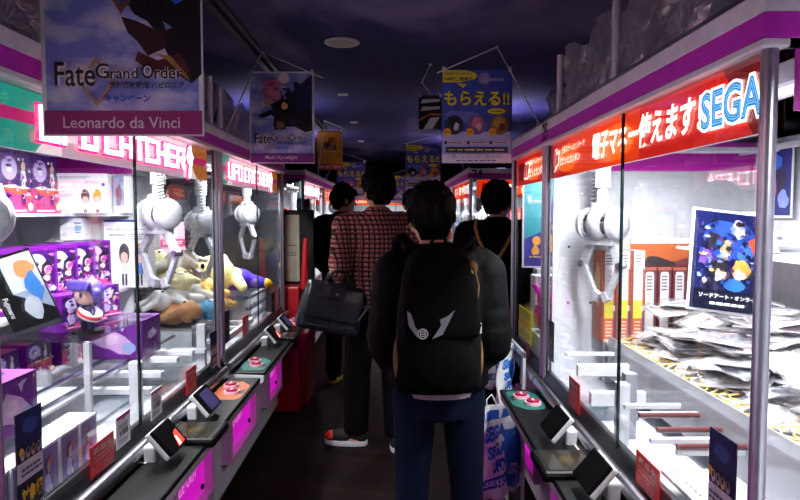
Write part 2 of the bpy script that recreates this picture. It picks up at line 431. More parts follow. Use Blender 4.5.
def machine(label, loc, rotz, W, group, bays=2, D=.95, seam=None, style='pink', walls=('glass', 'glass'), claws=(), doors=((.14, .74), (1.0, 1.6)),
            console=True, side_sign=None, rail=True, number=None, far=False, light=22., bed=.80, name='crane_game', band_back=True, gantry=True, door_text='PRIZE OUT'):
    root = empty(name, loc, (0, 0, rotz)); tag(root, label, 'crane game', group)
    B = lambda n, mb, m, p=root, bv=.004: mb.build(n, m, p, bv)
    # ---- lower body
    B('plinth', MB().box((.03, .09, 0), (W - .03, D - .03, .09)), blackm)
    B('cabinet', MB().box((.008, .05, .085), (W - .008, D, .775)).box((0.008, .046, .60), (W - .008, .05, .606)), white_m, bv=.006)
    if not far:
        x = .86 * W / 1.76 if bays == 2 else W - .06
        for z in (.33, .45): B('key_lock', MB().cyl((x, .051, z), (x, .044, z), .012, n=14), black, bv=0)
        B('lock_plate', MB().box((x - .02, .046, .53), (x + .02, .052, .57)), black, bv=0)
    for (a, b) in doors[:bays]:
        z0, z1 = .24, .60
        fr = MB()
        for q in ((a, z0, b, z0 + .03), (a, z1 - .03, b, z1), (a, z0 + .03, a + .035, z1 - .03), (b - .035, z0 + .03, b, z1 - .03)):
            fr.box((q[0], -.004, q[1]), (q[2], .052, q[3]))
        f = B('prize_door', fr, mat('door_frame_pink', '#e2a4dc', .4), bv=.004)
        MB().box((a + .03, .036, z0 + .025), (b - .03, .05, z1 - .025)).build('lit_panel', mat('lit_magenta_panel', '#d015bc', .35, emit=.75), f)
        if not far:
            A = Art((a + .06, .0345, z0 + .14), (1, 0, 0), (0, 0, 1))
            A.text(door_text, .16, 0, .055, M('#f6d4f2', emit=.35), w=.34, al='c', bold=0)
            A.build('lettering', f)
            MB().cyl(((b - .08), .036, z0 + .06), ((b - .08), .026, z0 + .06), .013, n=14).build('door_latch', black, f)
    # ---- console
    if console:
        y0 = -.20
        st = [(.02, W - .02)] if bays == 1 else [(.02, W - .02)]
        for a, b in st:
            c = MB().prism([(y0 + .015, .70), (y0, .715), (y0, .745), (.03, .755), (.03, .60)], (a, 0, 0), (0, 1, 0), (0, 0, 1), b - a)
            cb = B('control_console', c, white_m, bv=.005)
            MB().box((a + .004, y0 - .004, .742), (b - .004, -.035, .760)).build('top_plate', black, cb, .006)
            zt = .7605
            def plate(x0, x1, colr):
                A = Art((x0, y0 + .012, zt + .0004), (1, 0, 0), (0, 1, 0))
                w = x1 - x0
                A.poly([(0, .02), (.1 * w, 0), (.75 * w, 0), (w, .05), (.95 * w, .12), (.6 * w, .14), (.25 * w, .13), (0, .10)], colr)
                A.poly([(.3 * w, .005), (.55 * w, .005), (.45 * w, .04), (.28 * w, .05)], '#101012')
                A.build('button_graphic', cb)
                for bx, by in ((.35, .055), (.70, .085)):
                    bt = MB()
                    cx, cy = x0 + bx * w, y0 + .012 + by
                    bt.cyl((cx, cy, zt), (cx, cy, zt + .012), .036, .034, 22, 0)
                    bt.cyl((cx, cy, zt + .012), (cx, cy, zt + .02), .027, .025, 20, 1)
                    bt.box((cx - .014, cy - .004, zt + .02), (cx + .014, cy + .004, zt + .0208), 2)
                    bt.build('button', [M('#e9b7c4'), M('#a51b46', rough=.3), M('#f5dfe6')], cb)
            plate(.06, .34, '#0d6a60')
            if bays == 2: plate(W - .40, W - .10, '#b85a10')
            for sx, tray in (((.70, .93), (1.13, None)) if bays == 2 else ((.55, None),)):
                # tilted card reader screen with white back shell
                R = Rx(math.radians(-38)); R2 = Rx(math.radians(38)); c0 = Vector((sx, -.115, zt + .058))
                sc = MB().box((sx - .075, -.125, zt + .01), (sx + .075, -.107, zt + .115), 0, Rx(math.radians(-40)), c0)
                sh = sc.build('card_reader', white, cb, .006)
                MB().box((sx - .072, -.138, zt + .013), (sx + .072, -.124, zt + .112), 0, Rx(math.radians(-40)), c0).build('screen_bezel', black, sh, .004)
                A = Art(c0 + Rx(math.radians(-40)) @ Vector((-.055, -.0226, -.038)), (1, 0, 0), Rx(math.radians(-40)) @ Vector((0, 0, 1)))
                A.rect(0, 0, .11, .078, M('#141222', rough=.15))
                if sx > 1 and style == 'pink' and not far:
                    A.rect(.0, 0, .11, .078, M('#4a4472', rough=.15, emit=.10))
                if sx < 1 and style == 'pink' and not far:
                    A.poly([(.05, 0), (.11, 0), (.11, .05), (.08, .045)], M('#ff4a3a', emit=.9)).poly([(.06, 0), (.08, 0), (.085, .03), (.07, .035)], M('#ffd7c8', emit=.9))
                A.build('display', sh)
                MB().box((sx - .03, -.09, zt - .01), (sx + .03, -.05, zt + .05)).build('stand', white, sh, .008)
            if bays == 2:
                t = MB().box((.82, y0 - .035, .748), (1.02, -.03, .782)).build('reader_tray', black, cb, .012)
                A = Art((.84, y0 - .01, .7825), (1, 0, 0), (0, 1, 0)); A.rect(0, 0, .16, .14, M('#1e1a0e', rough=.2)); A.splat(.08, .07, .04, .03, M('#4a3c16', rough=.2)); A.build('touch_pad', t)
            st2 = Art((.66, -.033, zt + .0005), (1, 0, 0), (0, 1, 0)); st2.rect(0, -.03, .16, .0, '#e8e8e8').lines(.01, -.027, .15, -.003, 3, '#8a2a50').rect(.165, -.03, .21, 0, '#d7d431')
            st2.build('sticker', cb)
    # ---- sill and rail
    B('sill_trim', MB().prism([(-.012, .775), (-.012, .80), (.012, .845), (.028, .845), (.028, .775)], (0, 0, 0), (0, 1, 0), (0, 0, 1), W), mat('sill_black', '#17171a', .3), bv=.002)
    if rail: MB().cyl((0, -.03, .79), (W, -.03, .79), .021, n=16).build('front_rail', alu, root)
    # ---- glass house
    zt = 1.845
    B('prize_bed', MB().box((.01, .02, .775), (W - .01, D - .01, bed)), white_in, bv=.002)
    B('rear_panel', MB().box((.01, D - .025, bed), (W - .01, D, 1.93)), white_in, bv=.002)
    for s, kind in enumerate(walls):
        x0, x1 = ((.006, .018), (W - .018, W - .006))[s]
        if kind == 'white':
            B('end_panel', MB().box((x0, .03, bed), (x1, D - .025, 1.90)), white_in, bv=0)
            xi = x1 if s == 0 else x0
            B('magenta_band', MB().box((xi - .003, .05, 1.735), (xi + .003, D - .03, 1.895)), magenta, bv=0)
            sc = MB()
            for yy in (.10, .20):
                sc.cyl((xi - .003, yy, 1.40), (xi + .003, yy, 1.40), .006, n=8).cyl((xi - .003, yy, 1.15), (xi + .003, yy, 1.15), .006, n=8)
            B('panel_screw', sc, dgrey, bv=0)
        elif kind == 'half':
            B('end_glass', MB().box((x0 + .003, .03, bed), (x1 - .003, .40, zt)), glass, bv=0)
            B('end_panel', MB().box((x0, .40, bed), (x1, D - .025, 1.90)), white_in, bv=0)
            xi = x1 if s == 0 else x0
            B('magenta_band', MB().box((xi - .003, .39, 1.735), (xi + .003, D - .03, 1.895)), magenta, bv=0)
        elif kind == 'banded':
            B('end_glass', MB().box((x0 + .003, .03, bed), (x1 - .003, D - .025, zt)), glass, bv=0)
            B('magenta_band', MB().box((x0 + .001, .05, 1.735), (x1 - .001, D - .03, 1.845)), magenta, bv=0)
        elif kind == 'dark':
            B('end_panel', MB().box((x0, .03, bed), (x1, D - .025, 1.90)), mat('mirror_dark_panel', '#34343a', .12), bv=0)
        else:
            B('end_glass', MB().box((x0 + .003, .03, bed), (x1 - .003, D - .025, zt)), glass, bv=0)
    seam = W / 2 if seam is None else seam
    if bays == 1: panes = [(.03, W - .03)]
    else: panes = [(.03, seam - .0015), (seam + .0015, W - .03)]
    for a, b in panes:
        g = B('glass_door', MB().box((a, .003, .80), (b, .009, zt)), glass, bv=0)
        [MB().box((q, .0025, .80), (q + .004, .0095, zt)).build('edge_seal', mat('glass_edge', '#10201e', .2), g) for q in (a, b - .004)]
    for x in (.016, W - .016):
        B('corner_post', MB().cyl((x, .004, .80), (x, .004, 1.86), .015, n=16), satin, bv=0)
    B('rear_post', MB().box((.0, D - .03, .80), (.03, D, 1.9)), white_m)
    B('rear_post', MB().box((W - .03, D - .03, .80), (W, D, 1.9)), white_m)
    # ---- header
    hd = MB().box((-.004, -.02, 1.905), (W + .004, D, 1.948), 0).box((-.004, -.02, 1.845), (W + .004, .03, 1.861), 0)
    hd.box((-.004, .0, 1.861), (W + .004, D, 1.905), 0)
    hh = B('header', hd, headw, bv=.004)
    MB().box((-.0055, -.0215, 1.861), (W + .0055, D + .0, 1.905)).build('purple_stripe', purple, hh)
    MB().box((-.002, -.012, 1.948), (W + .002, .0, 1.962)).build('top_rail', alu, hh, .003)
    if number:
        A = Art((W - .02 if False else .06, -.0221, 1.865), (1, 0, 0), (0, 0, 1)); A.text(number, 0, 0, .075, '#0a0a0c', bold=.03); A.build('number', hh)
    # ---- lamp strip behind the marquee
    ls = B('lamp_strip', MB().box((.06, .075, 1.80), (W - .06, .10, 1.84)), white_m, bv=0)
    MB().cyl((.08, .105, 1.815), (W - .08, .105, 1.815), .012, n=10).build('tube', lamp, ls)
    # ---- marquee
    MY = .036 if style == 'pink' else .016
    mk = B('marquee', MB().box((.04, MY, 1.70), (W - .04, MY + .012, 1.845)), mat('marquee_board', '#d8d6de', .4, emit=.05), bv=0)
    A = Art((.04, MY - .0005, 1.70), (1, 0, 0), (0, 0, 1), .0006); w = W - .08
    if style == 'pink':
        T = M('#0fa08a', emit=.75); O = M('#e0851f', emit=.45); K = M('#e5147c', emit=.5); Ws = M('#f4f4f6', emit=.75); G = M('#d8c4d4', emit=.5)
        A.rect(0, 0, w, .145, Ws).rect(.35, 0, w * .8, .04, G)
        A.poly([(0, 0), (.22, 0), (.30, .06), (.28, .145), (0, .145)], T).rect(0, .065, .36, .095, K)
        A.poly([(w, 0), (w - .16, 0), (w - .26, .07), (w - .22, .145), (w, .145)], O).rect(w - .34, .065, w, .095, K)
        A.build('artwork', mk)
        neon(mk, W, far)
    else:
        Rd = M('#d81f0c', emit=.75); Og = M('#ff6a14', emit=1.25); Dk = M('#8d130b', emit=.35); Wt = M('#fff6ec', emit=1.6); Bl = M('#0f8fd8', emit=.6)
        A.rect(0, 0, w, .145, Rd)
        if bays == 2:
            A.rect(.30, .0, w * .62, .145, M('#ee4010', emit=.9)).splat(.24, .07, .16, .06, Og, 20, .12)
            A.splat(w * .48, .07, .22, .06, Og, 20, .12).poly([(w - .16, .145), (w, .145), (w, .0), (w - .04, 0)], Dk).poly([(.0, 0), (.05, 0), (.02, .145), (0, .145)], Dk)
            A.text('全国のゲームセンターで', .34, .092, .028, Wt, w=.32, bold=.01)
            A.text('ピピッとカンタン', .30, .045, .034, Wt, w=.28, bold=.03)
            for q in ((.06, .02, .10, .125), (.085, .035, .14, .11)):
                A.poly([(q[0], q[1]), (q[2], q[1] + .015), (q[2] + .01, q[3]), (q[0] + .012, q[3] - .01)], Wt).poly([(q[0] + .006, q[1] + .008), (q[2] - .006, q[1] + .02), (q[2] + .003, q[3] - .008), (q[0] + .016, q[3] - .018)], Rd)
            A.text('電子マネー使えます！', 1.0, .030, .092, Wt, w=.80, bold=.025, shear=.12)
            A.text('SEGA', w - .122, .026, .092, Wt, w=.262, bold=.085)
            A.text('SEGA', w - .122, .032, .080, Bl, w=.244, bold=.03)
            A.text('SEGA', w - .122, .037, .070, M('#9cdcf6', emit=.8), w=.234, bold=-.012)
            A.text('SEGA', w - .122, .039, .066, Bl, w=.230, bold=-.03)
        else:
            A.splat(w * .6, .07, w * .3, .06, Og, 20, .12)
            A.rect(.08 * w, .025, .28 * w, .115, Dk).text('全国のゲームセンターで', .68 * w, .09, .028, Wt, w=.4 * w, bold=.02).text('ピピッとカンタン', .70 * w, .03, .045, Wt, w=.5 * w, bold=.03)
            for q in (.30, .38): A.poly([(q * w, .03), (q * w + .05, .02), (q * w + .10, .10), (q * w + .04, .12)], Wt).poly([(q * w + .01, .038), (q * w + .045, .03), (q * w + .085, .095), (q * w + .042, .108)], Rd)
        A.build('artwork', mk)
    if side_sign is not None:   # the same red board turned to the end of the cabinet
        x = -.0 if side_sign == 0 else W
        s = -1 if side_sign == 0 else 1
        A = Art((x + s * .02, D - .06 if s < 0 else .06, 1.70), (0, -1 if s < 0 else 1, 0), (0, 0, 1), .0008)
        A.rect(0, 0, D - .12, .145, M('#e0300e', emit=.8)).splat(.50, .07, .3, .06, M('#ff6a14', emit=1.3), 20, .1).rect(.04, .03, .16, .115, M('#a3160a', emit=.4))
        for q in (.2, .27): A.poly([(q, .03), (q + .05, .02), (q + .10, .10), (q + .04, .12)], M('#fff6ec', emit=1.6)).poly([(q + .01, .038), (q + .045, .03), (q + .085, .095), (q + .042, .108)], M('#e0300e', emit=.8))
        A.text('全国のゲームセンターで', .58, .09, .03, M('#fff6ec', emit=1.6), w=.36, bold=.02).text('ピピッとカンタン', .60, .025, .05, M('#fff6ec', emit=1.6), w=.42, bold=.03)
        sb = MB().box((x, .05, 1.69), (x + s * .0195, D - .05, 1.85)).build('side_sign', mat('marquee_board', '#d8d6de'), root)
        A.build('artwork', sb)
        if number:
            A = Art((x + s * .0062, (D - .06 if s < 0 else .06), 1.868), (0, -1 if s < 0 else 1, 0), (0, 0, 1)); A.text(number, 0, 0, .07, '#0a0a0c', bold=.03); A.build('number', hh)
    # ---- gantry and claws
    if gantry:
        g = MB().box((.05, .16, 1.80), (W - .05, .18, 1.825)).box((.05, D - .12, 1.80), (W - .05, D - .10, 1.825))
        for (cx, cy, cz, an) in [c[:4] for c in claws]: g.box((cx - .045, .15, 1.795), (cx - .02, D - .09, 1.812)).box((cx + .02, .15, 1.795), (cx + .045, D - .09, 1.812)).box((cx - .06, cy - .06, 1.785), (cx + .06, cy + .06, 1.812))
        B('gantry_rail', g, white_m, bv=.002)
    for cl in claws: claw(root, *cl)
    # ---- lamps
    for k in range(1):
        L = bpy.data.lights.new('cabinet_lamp', 'AREA'); L.shape = 'RECTANGLE'; L.size = W - .55 if bays == 2 else .4; L.size_y = .06; L.energy = light * .30 * bays; L.color = (.96, .97, 1)
        lo = bpy.data.objects.new('cabinet_lamp', L); COL.objects.link(lo); lo.parent = root; lo.location = (W / 2, .135, 1.795)
    root.rotation_euler = (0, 0, rotz)
    return root

XFL, XFR = -.85, .673
WL, WR = 1.76, 1.73
YL1, YL2 = 1.355, 3.17          # near ends of the two left cabinets
YR1 = 2.90                     # far end of the right cabinet
def Lp(base):                   # left cabinet: (t, d, z) -> world
    return lambda t, d, z: Vector((XFL - d, base + t, z))
def Rp(base): return lambda t, d, z: Vector((XFR + d, base - t, z))
L1, L2, R1 = Lp(YL1), Lp(YL2), Rp(YR1)

def at_left(base, u, v, x): p = at(u, v, x=x); return (p.y - base, XFL - p.x, p.z)

mL1 = machine('white crane game full of purple figure boxes, nearest on the left row', (XFL, YL1, 0), PI / 2, WL, 'crane games along the aisle', seam=.80,
              walls=('glass', 'half'), claws=((.30, .19, 1.54, .5), (1.46, .17, 1.545, .9)), doors=((.16, .74), (1.10, 1.64)), light=78.)
mL2 = machine('white crane game holding plush toys, behind the purple box cabinet', (XFL, YL2, 0), PI / 2, WL, 'crane games along the aisle',
              walls=('glass', 'dark'), claws=((.50, .24, 1.50, .8), (1.42, .19, 1.545, .6)), doors=((.14, .78), (1.14, 1.66)), light=60.)
mR1 = machine('white crane game with heap of card pouches under a red marquee', (XFR, YR1, 0), -PI / 2, WR, 'crane games along the aisle', seam=.955, style='red',
              walls=('white', 'banded'), claws=((.26, .17, 1.505, .55, .55),), doors=((.14, .70), (.98, 1.58)), light=82., number='25')
mR2 = machine('narrow single crane game with a leaning picture board inside', (XFR, 3.72, 0), -PI / 2, .80, 'crane games along the aisle', bays=1, style='red',
              walls=('glass', 'glass'), claws=(), doors=((.14, .66),), console=False, light=26.)
mR0 = machine('crane game at the right picture edge, only its end in view', (XFR, 1.02, 0), -PI / 2, WR, 'crane games along the aisle', style='red',
              walls=('glass', 'glass'), claws=((.5, .3, 1.5, .4),), light=50.)
mR3 = machine('crane game numbered 24 beyond the gap in the right row', (XFR, 7.55, 0), -PI / 2, WR, 'crane games along the aisle', style='red', walls=('glass', 'glass'),
              claws=((.45, .3, 1.5, .4), (1.3, .3, 1.5, .9)), side_sign=1, number='24', light=36.)
mL0 = machine('crane game left of the camera beyond the picture edge', (XFL, -.42, 0), PI / 2, WL, 'crane games along the aisle', style='pink', claws=((.5, .3, 1.5, .4),), light=50.)
far_m = []
far_specs = [('crane game following number 24 in the right row', (XFR, 9.32, 0), -PI / 2, 'red'),
             ('last crane game of the right row before the cross aisle', (XFR, 11.1, 0), -PI / 2, 'red'),
             ('left crane game just beyond the red kiosk', (XFL, 6.05, 0), PI / 2, 'pink'),
             ('left crane game second beyond the red kiosk', (XFL, 7.83, 0), PI / 2, 'red'),
             ('left crane game third beyond the red kiosk', (XFL, 9.61, 0), PI / 2, 'pink'),
             ('crane game closing the aisle at its far end', (-.86, 12.2, 0), 0, 'red')]
for lb, lo, rz, stl in far_specs:
    far_m.append(machine(lb, lo, rz, WL - .02, 'crane games far down the aisle', style=stl, walls=('glass', 'glass'), claws=((.45, .3, 1.5, .4), (1.3, .3, 1.5, .9)), far=True, light=34.))
# ================================================================== prizes
R_ = random.Random(11)
PUR = M('#6a1286', rough=.3); PUR2 = M('#3a0f5e', rough=.3); LAV = M('#c9b3ea', rough=.35); PNK = M('#d43c86', rough=.3); ORG = M('#e8603a', rough=.3)
DKH = M('#1d1326'); SKN = M('#e9b9ac'); WHT = M('#f3f2f6'); YEL = M('#e8d04a'); BLU = M('#3d5fae')

def ordn(i): return ['first', 'second', 'third', 'fourth', 'fifth', 'sixth', 'seventh', 'eighth', 'ninth', 'tenth'][i]

def carton(name, size, base, face, side=None, top=None, parent=None):
    """box with origin at the middle of its underside; printed front on -y"""
    w, d, h = size
    me = MB().box((-w / 2, -d / 2, 0), (w / 2, d / 2, h)).mesh(name, base)
    o = put(name, me, None, .0025)
    A = Art((-w / 2, -d / 2 - .0002, 0), (1, 0, 0), (0, 0, 1)); face(A, w, h); A.build('front_print', o)
    if side:
        A = Art((w / 2 + .0002, -d / 2, 0), (0, 1, 0), (0, 0, 1)); side(A, d, h); A.build('side_print', o)
        A = Art((-w / 2 - .0002, d / 2, 0), (0, -1, 0), (0, 0, 1)); side(A, d, h); A.build('side_print', o)
    if top:
        A = Art((-w / 2, -d / 2, h + .0002), (1, 0, 0), (0, 1, 0)); top(A, w, d); A.build('top_print', o)
    return o
def place(o, p, rz=0, label=None, cat=None, group=None, rx=0, ry=0):
    o.location = p; o.rotation_euler = (rx, ry, rz); tag(o, label, cat, group); return o

def doll(A, cx, y0, s, hair, dress, rnd=R_):
    """abstract doll-like colour patches (no particular figure)"""
    A.splat(cx, y0 + .66 * s, .20 * s, .26 * s, hair, 12, .3, rnd).ell(cx + .02 * s, y0 + .62 * s, .10 * s, .13 * s, SKN)
    A.poly([(cx - .09 * s, y0 + .50 * s), (cx + .09 * s, y0 + .50 * s), (cx + .16 * s, y0 + .20 * s), (cx - .16 * s, y0 + .20 * s)], dress)
    A.rect(cx - .08 * s, y0, cx - .02 * s, y0 + .2 * s, WHT).rect(cx + .02 * s, y0, cx + .08 * s, y0 + .2 * s, WHT)
def front_big(A, w, h):
    A.rect(0, 0, w, h, PUR2).rect(0, 0, w, .42 * h, PNK)
    A.ell(.30 * w, .72 * h, .24 * w, .19 * h, LAV).splat(.30 * w, .70 * h, .10 * w, .06 * h, WHT).splat(.27 * w, .76 * h, .12 * w, .03 * h, DKH)
    doll(A, .72 * w, .40 * h, .60 * h, DKH, WHT)
    A.splat(.5 * w, .38 * h, .5 * w, .09 * h, ORG, 18, .5, R_).splat(.35 * w, .43 * h, .3 * w, .035 * h, WHT, 12, .5, R_).splat(.72 * w, .42 * h, .22 * w, .03 * h, WHT, 12, .5, R_)
    for q in range(6): A.splat(w * R_.random() * .9 + .05 * w, h * (.1 + .25 * R_.random()), .09 * w, .07 * h, [LAV, PUR, ORG, WHT, PUR2, PNK][q], 9, .5, R_)
    for q in range(22): A.splat(w * (.05 + .9 * R_.random()), h * (.12 + .8 * R_.random()), .06 * w, .035 * h, [LAV, PUR, PUR2, WHT, DKH, PNK, M('#8a4ab8'), M('#e08ab0')][q % 8], 8, .6, R_)
    A.rect(0, 0, w, .08 * h, PNK).lines(.05 * w, .01 * h, .7 * w, .07 * h, 1, WHT, R_).splat(.85 * w, .11 * h, .10 * w, .07 * h, M('#f2dba8'), 12, .1)
def front_window(A, w, h):
    A.rect(0, 0, w, h, PUR).rect(.16 * w, .08 * h, .94 * w, .94 * h, PUR2)
    A.scatter(.22 * w, .18 * h, .88 * w, .9 * h, 26, .10 * w, ['#c9b3ea', '#3a0f5e', '#8a4ab8', '#1d1326', '#b86aa8', '#6a1286', '#e0cce8'], R_).ell(.45 * w, .74 * h, .24 * w, .15 * h, LAV).splat(.44 * w, .72 * h, .08 * w, .05 * h, DKH)
    doll(A, .70 * w, .26 * h, .58 * h, DKH, M('#7a2a6a')); A.splat(.42 * w, .36 * h, .2 * w, .24 * h, LAV, 12, .4, R_); A.scatter(.3 * w, .16 * h, .9 * w, .6 * h, 18, .07 * w, ['#c9b3ea', '#1d1326', '#8a4ab8', '#d43c86', '#3a0f5e', '#b090d0'], R_).splat(.62 * w, .18 * h, .25 * w, .10 * h, PNK, 12, .4, R_)
    [A.splat((.25 + .6 * R_.random()) * w, (.2 + .65 * R_.random()) * h, .09 * w, .06 * h, q, 9, .6, R_) for q in (LAV, PUR2, DKH, PNK, WHT, M('#8a4ab8'), DKH, LAV)]; A.rect(.16 * w, .08 * h, .94 * w, .15 * h, PNK).lines(.2 * w, .09 * h, .9 * w, .14 * h, 1, WHT, R_)
def side_purple(A, d, h):
    A.rect(0, 0, d, h, PUR).rect(.1 * d, .05 * h, .9 * d, .95 * h, M('#7a1a98', rough=.3))
    A.lines(.35 * d, .15 * h, .65 * d, .85 * h, 16, M('#e8cdf0'), R_)
def front_night(A, w, h):
    A.rect(0, 0, w, h, M('#2a1450', rough=.3)).ell(.24 * w, .42 * h, .16 * w, .26 * h, WHT).splat(.24 * w, .40 * h, .06 * w, .07 * h, PUR2).rect(0, .80 * h, w, .84 * h, M('#b48a3c'))
    doll(A, .52 * w, .05 * h, .85 * h, M('#39506e'), LAV); A.splat(.80 * w, .4 * h, .16 * w, .36 * h, LAV, 14, .4, R_).splat(.80 * w, .80 * h, .14 * w, .12 * h, M('#5a4640'), 10, .3, R_)
def front_splash(A, w, h):
    A.rect(0, 0, w, h, M('#571070', rough=.25)).rect(.02 * w, .04 * h, .98 * w, .96 * h, M('#6b1a86', rough=.25))
    A.poly([(.12 * w, .50 * h), (.30 * w, .58 * h), (.42 * w, .80 * h), (.55 * w, .72 * h), (.70 * w, .62 * h), (.85 * w, .40 * h), (.90 * w, .28 * h), (.80 * w, .12 * h), (.62 * w, .14 * h), (.48 * w, .26 * h), (.36 * w, .30 * h), (.24 * w, .38 * h)], M('#d3a3d8'))
    A.splat(.78 * w, .30 * h, .12 * w, .17 * h, M('#9aa8dc'), 14, .25, R_).splat(.50 * w, .52 * h, .14 * w, .16 * h, M('#e7c2dd'), 12, .3, R_).splat(.24 * w, .52 * h, .12 * w, .10 * h, M('#cfc7e8'), 10, .4, R_)
    A.poly([(.62 * w, .88 * h), (.68 * w, .72 * h), (.72 * w, .84 * h), (.80 * w, .92 * h), (.71 * w, .92 * h)], LAV)
    for x, y in ((.05, .10), (.93, .92), (.93, .08)): A.splat(x * w, y * h, .025 * w, .05 * h, M('#b88a50'), 8, .4)
def side_splash(A, d, h):
    A.rect(0, 0, d, h, M('#5e1276', rough=.25)).splat(.5 * d, .55 * h, .30 * d, .14 * h, LAV, 10, .5, R_).splat(.56 * d, .62 * h, .10 * d, .12 * h, WHT, 8, .5, R_)
def top_splash(A, w, d):
    A.rect(0, 0, w, d, M('#a55fb8', rough=.25)).splat(.4 * w, .5 * d, .34 * w, .3 * d, M('#e7cfea'), 14, .4, R_).splat(.75 * w, .45 * d, .18 * w, .25 * d, M('#4a1068'), 12, .4, R_)
def front_white(A, w, h, hairs=('#3c3c42', '#d99a35')):
    A.rect(0, 0, w, h, WHT).lines(.06 * w, .86 * h, .66 * w, .93 * h, 2, M('#9a9aac'), R_).lines(.55 * w, .74 * h, .85 * w, .80 * h, 2, M('#c07088'), R_).ell(.92 * w, .72 * h, .035 * w, .05 * h, M('#343c78'))
    for q, hc in zip((.56, .80), hairs):
        A.ell(q * w, .42 * h, .085 * w, .19 * h, M(hc)).ell(q * w, .33 * h, .06 * w, .10 * h, SKN)
        A.rect((q - .035) * w, .10 * h, (q + .035) * w, .24 * h, M('#e8e4ea')).rect((q - .03) * w, .02 * h, (q - .005) * w, .10 * h, M('#26262c')).rect((q + .005) * w, .02 * h, (q + .03) * w, .10 * h, M('#26262c'))
    A.rect(.05 * w, .06 * h, .30 * w, .56 * h, M('#dcdce6'))
def front_white_long(A, w, h):
    A.rect(0, 0, w, h, WHT).rect(0, .965 * h, w, h, M('#2b3f86')).lines(.06 * w, .84 * h, .95 * w, .88 * h, 1, M('#a9a9b8'), R_).lines(.12 * w, .75 * h, .5 * w, .80 * h, 1, M('#7a7a8a'), R_).lines(.55 * w, .70 * h, .92 * w, .80 * h, 3, M('#8a8a9c'), R_)
    for q, hc, dc in ((.46, '#3c3c42', '#e6e6ea'), (.82, '#d99a35', '#5a7ec0')):
        A.ell(q * w, .50 * h, .12 * w, .155 * h, M(hc)).ell(q * w, .44 * h, .085 * w, .085 * h, SKN)
        A.poly([((q - .09) * w, .20 * h), ((q + .09) * w, .20 * h), ((q + .05) * w, .36 * h), ((q - .05) * w, .36 * h)], M(dc))
        A.rect((q - .06) * w, .03 * h, (q - .015) * w, .2 * h, M('#2a2a30')).rect((q + .015) * w, .03 * h, (q + .06) * w, .2 * h, M('#2a2a30'))
def front_small_white(A, w, h):
    A.rect(0, 0, w, h, WHT).rect(0, .42 * h, w, .62 * h, M('#dfe6ee')).rect(.66 * w, .42 * h, .96 * w, .66 * h, M('#8fb2d8')).lines(.68 * w, .30 * h, .95 * w, .40 * h, 1, M('#3a4a8a'), R_).lines(.66 * w, .70 * h, .95 * w, .84 * h, 1, BLU, R_).ell(.18 * w, .25 * h, .09 * w, .09 * h, M('#c88a9a')).ell(.18 * w, .25 * h, .06 * w, .06 * h, WHT)
def front_doll_strip(A, w, h):
    A.rect(0, 0, w, h, M('#e6e2ee')).rect(.06 * w, .05 * h, .94 * w, .95 * h, M('#7a6aa6')); doll(A, .5 * w, .06 * h, .85 * h, M('#4a2a6c'), M('#5a4a9a'))
    A.splat(.4 * w, .3 * h, .22 * w, .2 * h, LAV, 10, .5, R_).splat(.65 * w, .55 * h, .16 * w, .22 * h, M('#8c5ab0'), 10, .5, R_).splat(.55 * w, .72 * h, .12 * w, .06 * h, ORG, 8, .4, R_)

# shelves inside the left cabinet (parts of it)
def Lq(x0, x1, y0, y1, z0, z1, base=YL1):   # world box -> local box of a left cabinet
    return (y0 - base, XFL - x1, z0), (y1 - base, XFL - x0, z1)
def Rq(x0, x1, y0, y1, z0, z1, base=YR1):
    return (base - y1, x0 - XFR, z0), (base - y0, x1 - XFR, z1)
MB().box(*Lq(-1.77, -1.44, 1.45, 2.95, 1.535, 1.548)).build('display_shelf', white_in, mL1, .002)
MB().box(*Lq(-1.77, -1.25, 2.951, 3.12, 1.535, 1.548)).build('display_shelf', white_in, mL1, .002)
MB().box(*Lq(-1.77, -1.25, 2.05, 3.12, 1.188, 1.203)).build('display_shelf', white_in, mL1, .002)
ac = MB().box(*Lq(-1.32, -.985, 2.08, 2.66, 1.132, 1.142)).build('acrylic_shelf', acryl, mL1, .001)
MB().box(*Lq(-1.32, -1.30, 2.62, 2.65, .80, 1.132)).build('shelf_leg', white_m, mL1, .001)
MB().box(*Lq(-1.01, -.99, 2.09, 2.11, .80, 1.132)).build('shelf_leg', white_m, mL1, .001)
for z_, x_ in ((1.0, -1.30),): MB().box(*Lq(-1.32, -1.30, 2.09, 2.11, .80, 1.132)).build('shelf_leg', white_m, mL1, .001)
# bars, plates and supports of the prize field
def bar(par, q, m=white_m, name='prize_bar', bv=.003): return MB().box(*q).build(name, m, par, bv)
MB().box(*Lq(-1.76, -1.27, 1.5, 3.0, .80, .93)).build('prize_step', white_in, mL1, .004)
MB().box(*Lq(-1.25, -1.03, 1.45, 2.18, .950, .962)).build('prize_plate', white_in, mL1, .002)
hole = MB()
for i in range(16): hole.cyl((.12 + i * .036, .20, .9622), (.12 + i * .036, .20, .9628), .004, n=8)
hole.build('plate_holes', dgrey, mL1)
for yy in (1.47, 2.16): bar(mL1, Lq(-1.25, -1.04, yy, yy + .02, .80, .95), name='plate_support')
for x_ in (-1.045, -1.15): MB().cyl((1.45 - YL1, XFL * -1 * -1 - x_ if False else XFL - x_, .957 + .012), (3.05 - YL1, XFL - x_, .957 + .012), .0085, n=12).build('prize_rod', chrome, mL1)
for yy, zz in ((2.30, .90), (2.42, .93), (2.60, .945), (2.80, .93), (2.98, .90)): bar(mL1, Lq(-1.25, -.88, yy, yy + .035, zz, zz + .022))
for yy in (2.245, 3.02): bar(mL1, Lq(-.93, -.89, yy, yy + .03, .80, 1.03), name='bar_support'); bar(mL1, Lq(-1.25, -1.21, yy, yy + .03, .80, 1.0), name='bar_support')
bar(mL1, Lq(-1.22, -.90, 2.5, 2.95, .84, .85), acryl, 'chute_plate', .001)
